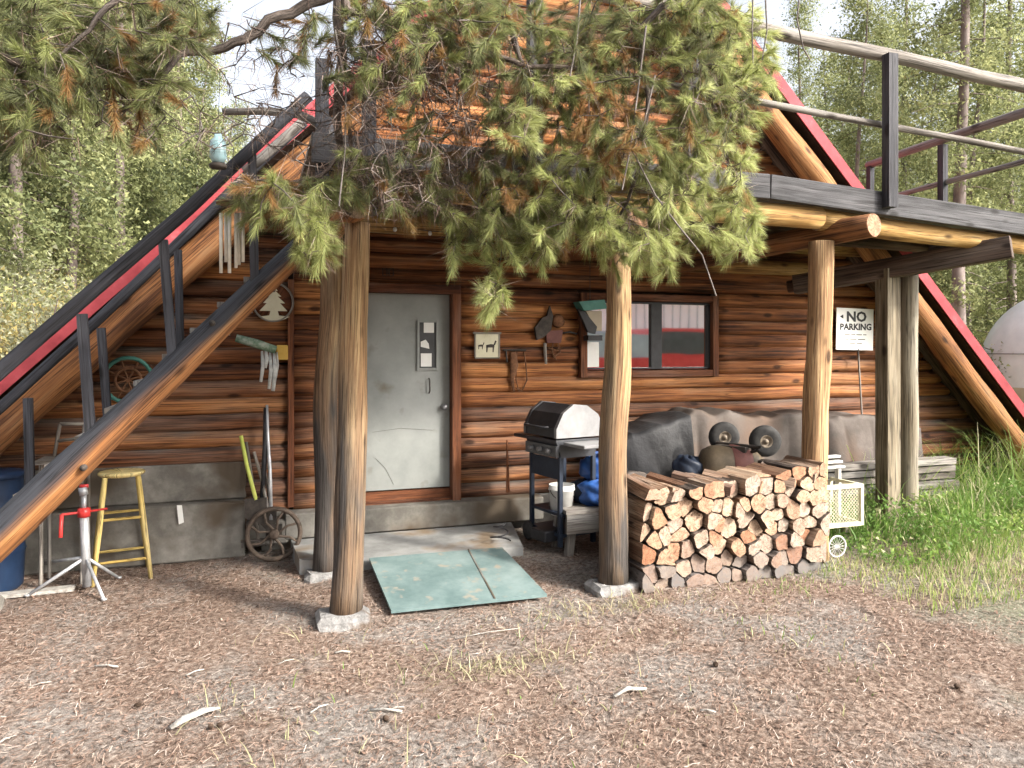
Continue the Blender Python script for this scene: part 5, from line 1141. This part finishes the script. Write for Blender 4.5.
# ================================================================== BACKGROUND TREES
def far_pine(seed, H, r0, base, spread, leaf, dens, name='pine_tree', droop=.25, ls=.08):
    r = np.random.default_rng(seed); t = thing(name, '', 'tree'); mb = MB()
    sw = r.normal(0, .12, 2); P = [(sw[0]*math.sin(z*.4), sw[1]*math.sin(z*.5), z) for z in np.linspace(-.5, H, 14)]
    mb.tube(P, [max(.02, r0*(1-z/H*.88)) for z in np.linspace(0, H, 14)], 10, .08)
    mb.build('trunk', M['farbark'], t, local=True)
    C = []; bb = MB(); nb = int((H-1.2)*dens); cl = []
    for i in range(nb):
        z = 1.4+(H-1.6)*(i/nb); a = r.uniform(0, 2*math.pi)
        f = (z-base)/(H-base)
        bare = z < base
        L = (r.uniform(.5, 1.3) if bare else spread*(1-.8*f)*r.uniform(.6, 1.1))
        e = np.array((math.cos(a)*L, math.sin(a)*L, z-droop*L+(.3*L if f > .7 else 0))); s0 = np.array((0, 0, z))
        bb.tube([s0, (s0+e)/2+np.array((0, 0, .06*L)), e], [.022*(1-.5*max(f, 0)), .014, .005], 4)
        if bare and r.random() < .75: continue
        m = int(4+L*5)
        for k in range(m):
            q = .3+.75*(k+.5)/m; c = s0+(e-s0)*q+np.array((0, 0, .06*L*math.sin(math.pi*min(1, q))))+r.normal(0, .10+.06*L, 3); cl.append((c, r.random()))
    bb.build('branches', M['farbark'], t, local=True)
    Vs = []; rs = []
    for c, g_ in cl:
        n = 60; cc = c+r.normal(0, 1, (n, 3))*np.array((.23, .23, .15))
        v, _ = tris(cc, np.full(n, ls)*r.uniform(.5, 1.1, n), r); Vs.append(v); rs.append(np.repeat(np.clip(g_*.7+r.random(n)*.35, 0, 1), 3))
    V = np.vstack(Vs); tri_mesh('crown', V, np.arange(len(V)).reshape(-1, 3), leaf, t, np.concatenate(rs))
    return t
def shrub(seed, H, W, leaf, name='shrub', n=9500, ls=.047):
    r = np.random.default_rng(seed); t = thing(name, '', 'shrub'); mb = MB(); tips = []
    for k in range(9):
        a = r.uniform(0, 6.28); q = r.uniform(.3, 1)*W*.5; h = H*r.uniform(.6, 1); e = np.array((math.cos(a)*q, math.sin(a)*q, h)); mb.tube([(0, 0, -.2), e*np.array((.35, .35, .5)), e], [.03, .02, .006], 5); tips.append(e)
        for _ in range(3): b = e*r.uniform(.5, .95)+r.normal(0, .22, 3)*W*.5; mb.tube([e*.5, b], [.01, .004], 4); tips.append(b)
    mb.build('stems', M['farbark'], t, local=True)
    tips = np.array(tips); k = r.integers(0, len(tips), 70); cs = tips[k]*r.uniform(.75, 1.08, (70, 1))+r.normal(0, .12*W, (70, 3)); g_ = r.random(70)
    m = n//70; c = (cs[:, None, :]+r.normal(0, 1, (70, m, 3))*.13*W*.7).reshape(-1, 3); c[:, 2] = np.abs(c[:, 2])
    v, f = tris(c, r.uniform(.5, 1.1, len(c))*ls, r); tri_mesh('foliage', v, f, leaf, t, np.repeat(np.clip(np.repeat(g_, m)*.65+r.random(len(c))*.4, 0, 1), 3)); return t
protos = {
 'dark': far_pine(1, 15, .17, 2.5, 2.0, M['leafA'], 5.5), 'tall': far_pine(2, 18, .16, 5.5, 1.7, M['leafB'], 4.0),
 'light': far_pine(3, 14, .13, 2.2, 1.9, M['leafB'], 5.0), 'young': far_pine(4, 7, .08, .6, 1.5, M['leafA'], 7), 'youngl': far_pine(6, 6, .07, .5, 1.4, M['leafB'], 7), 'big': far_pine(9, 20, .20, 6.5, 1.9, M['leafB'], 3.6)}
sprotos = {'y': shrub(21, 2.3, 2.2, M['leafY']), 'r': shrub(22, 1.6, 1.7, M['leafR'], n=6000), 'p': shrub(23, 2.5, 2.4, M['leafP']), 'g': shrub(24, 2.4, 2.4, M['leafB']), 'd': shrub(25, 2.8, 2.4, M['leafA'])}
used = set()
def put(tab, kind, px, y, rz, s, label, group, x=None):
    src = tab[kind]
    key = (id(tab), kind)
    o = src if key not in used else copy_tree(src); used.add(key)
    if x is None: x = at(px, 350, y)[0]
    o.location = (x, y, float(gz(x, y))-.05); o.rotation_euler = (0, 0, rz); o.scale = (s, s, s)
    o['label'] = label; o['group'] = group; return o
DESC = {'dark': 'dark green pine', 'tall': 'tall thin pine with bare lower trunk', 'light': 'yellow green pine', 'young': 'young dark pine', 'youngl': 'young light green pine', 'big': 'thick grey trunked pine'}
GT = 'pines in the forest behind the cabin'
TR = [ # left side
 ('dark', -50, 9.0, 0), ('young', 40, 14.0, 1), ('dark', 75, 17, 2), ('tall', 120, 14, 3), ('young', 150, 15, 4), ('light', 10, 22, 5), ('dark', 0, 19, 1.5), ('tall', 95, 20, 2.5), ('dark', 150, 22, .5), ('light', 190, 19, 1.2),
 ('tall', 55, 26, 3.3), ('dark', 110, 30, 4.4), ('light', 175, 32, 5.5), ('young', 200, 13, .2), ('young', -60, 12, .9), ('dark', -90, 16, 2.2), ('youngl', 215, 26, 1), ('light', -150, 9, 2), ('light', 235, 38, 1), ('young', 100, 38, 1), ('dark', 30, 40, 1),
 ('youngl', 268, 30, 2), ('youngl', 250, 22, 2.7), ('light', 60, 12, .3), ('dark', 20, 11, 2.9), ('light', 140, 18, 1.4), ('light', 170, 25, .8), ('dark', 100, 24, 3.7), ('light', 205, 30, 1.9), ('light', -120, 14, 2.1),
 ('light', 845, 22, 1.3), ('light', 975, 9.5, 2.2), ('light', 900, 20, 3.2), ('dark', 820, 27, .2), ('light', 1030, 20, .9), ('light', 865, 44, 1.1), ('light', 940, 38, 2.1), ('light', 785, 26, 5), ('dark', 930, 46, 3), ('light', 1015, 42, 1.5), ('light', 810, 42, 2.3), ('light', 885, 14, 4.1),
 # right side
 ('big', 962, 7.5, 0), ('tall', 905, 16, 1), ('light', 860, 12, 2), ('light', 1000, 13, 3), ('tall', 800, 20, 4), ('light', 830, 17, 5.1), ('tall', 1010, 10, 1.1), ('light', 940, 15, .6), ('dark', 985, 22, 2.4), ('tall', 880, 26, 3.1), ('light', 920, 28, 4.8), ('light', 1040, 17, 5.9),
 ('youngl', 935, 11, 1), ('youngl', 1050, 8, 2), ('light', 770, 24, .4), ('dark', 850, 34, 1.9), ('light', 1000, 34, 2.9), ('tall', 955, 34, 3.9), ('light', 1100, 11, 4.9), ('young', 1010, 25, .7), ('light', 905, 40, 2), ('dark', 1060, 30, 3), ('youngl', 975, 17, 3), ('tall', 1150, 6, 3), ('light', 790, 34, 3)]
for k, (kd, px, y, rz) in enumerate(TR):
    side = 'west of' if px < 400 else 'east of'
    put(protos, kd, px, y, rz, random.uniform(.9, 1.12), '%s standing in the forest %s the cabin' % (DESC[kd], side), '%ss %s the cabin' % (DESC[kd], side))
SH = [('r', 60, 3.9), ('r', 20, 5.2), ('y', 98, 3.6), ('r', 120, 6.0), ('y', 40, 4.4), ('r', 150, 7.6), ('y', 110, 4.6), ('p', 150, 5.4), ('y', 70, 6.8), ('g', 30, 5.6), ('y', 0, 6.5), ('r', 130, 8.4), ('p', 170, 7.0), ('y', 45, 8.5), ('r', 70, 8.0), ('y', 190, 10), ('p', 10, 11), ('y', 165, 9.8), ('y', 90, 12.4), ('r', 115, 13.4), ('y', 175, 4.2), ('p', 20, 3.6), ('r', 45, 6.2), ('g', 105, 6.0), ('y', 125, 7.0), ('p', 60, 4.6), ('g', 160, 9.0), ('r', 90, 9.5), ('y', 60, 10), ('p', 120, 11), ('g', 5, 8.5), ('d', 190, 7.2), ('y', 15, 13), ('p', 85, 14), ('g', 140, 14), ('r', 160, 12), ('y', 105, 17), ('p', 35, 18), ('g', 65, 19), ('p', -30, 10), ('y', 190, 14), ('y', 150, 18), ('g', 180, 24), ('r', 30, 23), ('p', 130, 24), ('y', 80, 27), ('g', 10, 29), ('p', 165, 30),
      ('g', 985, 8.0), ('y', 1010, 12), ('g', 950, 14), ('g', 1030, 18), ('y', 965, 20), ('p', 1000, 24), ('g', 940, 24), ('y', 1045, 26), ('g', 985, 30)]
SD = {'y': 'yellow green leafy shrub', 'r': 'low reddish brown shrub', 'p': 'pale grey green shrub', 'g': 'fresh green shrub', 'd': 'dark green shrub'}
for k, (kd, px, y) in enumerate(SH):
    side = 'on the slope beyond the staircase' if px < 400 else 'in the woods beyond the roof edge'
    put(sprotos, kd, px, y, random.uniform(0, 6), random.uniform(.8, 1.15), '%s growing %s' % (SD[kd], side), '%ss %s' % (SD[kd], side))
# shade trees added off camera to dapple the sunlight, also mirrored in the window
for kd, x, y, rz in (('dark', 4.0, -12.5, 0), ('light', 6.6, -15, 1), ('dark', 0.5, -15.5, 2), ('light', -4.5, -11, 4), ('tall', 21, -14, 3), ('dark', 8.2, -27, 5)):
    put(protos, kd, 0, y, rz, 1.0, '%s added off camera across the yard to shade it' % DESC[kd], 'shade pines added off camera', x=x)

# white dome tent seen past the roof on the right
c = at(1066, 345, 6.5); t = thing('dome_tent', 'pale canvas dome tent with tan base beyond the right roof edge', 'tent', (c[0], 6.5, 0))
RT = 1.95; mb = MB(); pr_ = [(RT*1.0, .9), (RT*1.0, 1.3)]+[(RT*math.cos(a), 1.3+RT*1.1*math.sin(a)) for a in np.linspace(.08, math.pi/2, 14)]
mb.lathe(pr_, seg=40); mb.build('canopy', M['canvas'], t, local=True)
mb = MB(); mb.lathe([(RT*1.0, 0), (RT*1.0, .9)], seg=40); mb.build('skirt', M['tan'], t, local=True)
mb = MB(); mb.tube([(RT*1.01*math.cos(a), RT*1.01*math.sin(a), 1.75) for a in np.linspace(0, 6.283, 40, endpoint=False)], .012, 5, closed=True)
mb.build('seam', M['tarp'], t, local=True)

# red pickup and shed across the yard, mirrored in the window
t = thing('pickup_truck', 'red pickup truck with grey bed cap parked across the yard', 'truck', (11.9, -13.2, 0)); t.scale = (1.35, 1.35, 1.35)
mb = MB(); mb.prism([(-2.6, .45), (2.6, .45), (2.65, .95), (1.5, 1.15), (.9, 1.2), (-2.6, 1.2)], -.9, .9); mb.build('body', M['redpaint'], t, local=True)
mb = MB(); mb.prism([(-.7, 1.2), (1.3, 1.2), (.75, 1.85), (-.55, 1.85)], -.8, .8); cb = mb.build('cab', M['redpaint'], t, local=True)
for s_ in (-.81, .8): mb = MB(); mb.prism([(-.55, 1.28), (1.05, 1.28), (.65, 1.78), (-.45, 1.78)], s_, s_+.01); mb.build('side_window', M['charcoal'], cb, local=True)
mb = MB(); mb.prism([(-2.6, 1.2), (-.72, 1.2), (-.72, 1.72), (-2.5, 1.72)], -.85, .85); mb.build('bed_cap', M['greymetal'], t, local=True)
for xx in (-1.7, 1.75):
    for yy in (-.9, .9): mb = MB(); mb.lathe([(0, -.13), (.2, -.13), (.37, -.11), (.38, 0), (.37, .11), (.2, .13), (0, .13)], (xx, yy, .38), 24, axis=1); mb.build('wheel', M['rubber'], t, local=True)
t = thing('shed', 'pale board sided shed with low grey metal roof across the yard', 'shed', (16, -21, 0))
mb = MB(); mb.box((0, 0, 2.0), (11, 4, 4.0)); mb.build('wall', M['sidingw'], t, local=True)
mb = MB()
for k in range(28): mb.box((-5.4+k*.4, 2.015, 2.9), (.03, .03, 2.2))
mb.build('batten', M['greymetal'], t, local=True)
mb = MB(); mb.prism([(1.9, 2.55), (4.2, 1.75), (4.2, 1.82), (1.9, 2.63)], -5.6, 5.6, plane='yz'); mb.prism([(-2.4, 3.9), (2.4, 4.0), (2.4, 4.12), (-2.4, 4.05)], -5.7, 5.7, plane='yz'); mb.build('roof', M['greymetal'], t, local=True)
for xx in (-5, 0, 5): mb = MB(); mb.box((xx, 4.0, .9), (.14, .14, 1.75)); mb.build('post', M['white'], t, local=True)

# ================================================================== GROUND CLUTTER
def stick(pts, r_, mat, label, name='stick', cat='stick'):
    mb = MB(); mb.tube(pts, r_, 7, .2, cap=0, grey=.8); return one(mb, name, M[mat], label, cat, 'sticks scattered on the bare ground')
def gp2(px, py, z=.012):
    p = on_ground(px, py); return np.array((p[0], p[1], float(gz(p[0], p[1]))+z))
mb = MB(); a = gp2(170, 731, .02); b = gp2(220, 713, .02); mb.tube([a, a+(b-a)*.3+np.array((0, .01, .012)), a+(b-a)*.7+np.array((0, .015, .01)), b], [.016, .030, .026, .010], 7, .45, flat=.45, cap=0, grey=.8)
one(mb, 'weathered_wood', M['bleach'], 'large bleached wood chunk lying on the ground nearest the camera', 'wood scrap')
mb = MB(); a = gp2(614, 700, .015); b = gp2(646, 692, .015); mb.tube([a, (a+b)/2+np.array((0, .03, .01)), b], [.008, .013, .008], 7, .2, cap=0); one(mb, 'curved_stick', M['bleach'], 'pale curved stick on bare ground below the woodpile', 'stick')
for k, (x0, y0, x1, y1) in enumerate(((278, 667, 294, 662), (310, 716, 328, 706), (370, 712, 402, 714), (28, 690, 52, 684), (186, 678, 204, 671), (335, 655, 350, 653), (388, 713, 404, 709), (700, 714, 716, 716), (95, 668, 118, 668), (455, 640, 520, 630), (0, 742, 10, 738))):
    a, b = gp2(x0, y0), gp2(x1, y1); stick([a, (a+b)/2+np.array((0, .01, .004)), b], .003+.0015*(k % 3), 'bleach', 'short pale stick lying on the needle covered ground')
cone = MB(); prf = []
for i in range(9): z_ = i*.007; r_ = .021*math.sin(math.pi*(.18+.75*i/9)); prf += [(r_*.7, z_), (r_*1.15, z_+.004)]
cone.lathe([(0, 0)]+prf+[(0, .066)], seg=12, smooth_=False); cproto = None
for k, (px, py) in enumerate(((134, 706), (213, 731), (223, 729), (384, 720), (716, 666), (955, 690))):
    o = cone.build('pine_cone', M['cone'], None, local=True) if cproto is None else cproto.copy()
    if cproto is None: cproto = o
    else: COL.objects.link(o)
    p = gp2(px, py, .015); o.location = p; o.rotation_euler = (R(90), 0, random.uniform(0, 6)); s_ = random.uniform(.5, .65); o.scale = (s_, s_, s_)
    tag(o, 'small dark pine cone lying on the needle covered ground', 'pine cone', 'pine cones on the ground')
t = None

# ================================================================== CAMERA, LIGHT, SKY
cd = bpy.data.cameras.new('camera'); cam = bpy.data.objects.new('camera', cd); COL.objects.link(cam); sc.camera = cam
cam.location = (0, -CD, CH); cam.rotation_euler = (R(90), 0, -TH); cd.sensor_width = 36; cd.lens = CF/1024*36; cd.shift_y = -34/1024; cd.clip_end = 1000; cd.clip_start = .05
SUN = Vector((.62, -.66, .58)).normalized()
ld = bpy.data.lights.new('sun', 'SUN'); ld.energy = 2.0; ld.angle = R(4.5); ld.color = (1, .93, .82); lo = bpy.data.objects.new('sun', ld); COL.objects.link(lo)
lo.rotation_euler = (-SUN).to_track_quat('-Z', 'Y').to_euler(); lo.location = (8, -10, 9)
w = bpy.data.worlds.new('World'); sc.world = w; w.use_nodes = True; nt = w.node_tree; nt.nodes.clear()
sk = nt.nodes.new('ShaderNodeTexSky'); sk.sky_type = 'NISHITA'; sk.sun_disc = False; sk.sun_elevation = math.asin(SUN.z); sk.sun_rotation = math.atan2(SUN.x, SUN.y); sk.dust_density = 7.0; sk.air_density = .8; sk.ozone_density = .5
bg = nt.nodes.new('ShaderNodeBackground'); bg.inputs[1].default_value = .15; ow = nt.nodes.new('ShaderNodeOutputWorld'); hs = nt.nodes.new('ShaderNodeHueSaturation'); hs.inputs['Saturation'].default_value = .35; hs.inputs['Value'].default_value = 1.15; nt.links.new(sk.outputs[0], hs.inputs['Color']); nt.links.new(hs.outputs[0], bg.inputs[0]); nt.links.new(bg.outputs[0], ow.inputs[0])
sc.view_settings.view_transform = 'Standard'; sc.view_settings.look = 'None'; sc.view_settings.gamma = 1; sc.view_settings.use_curve_mapping = False; sc.view_settings.exposure = 1.6
sc.render.engine = 'CYCLES'; sc.cycles.use_denoising = True; sc.cycles.max_bounces = 7
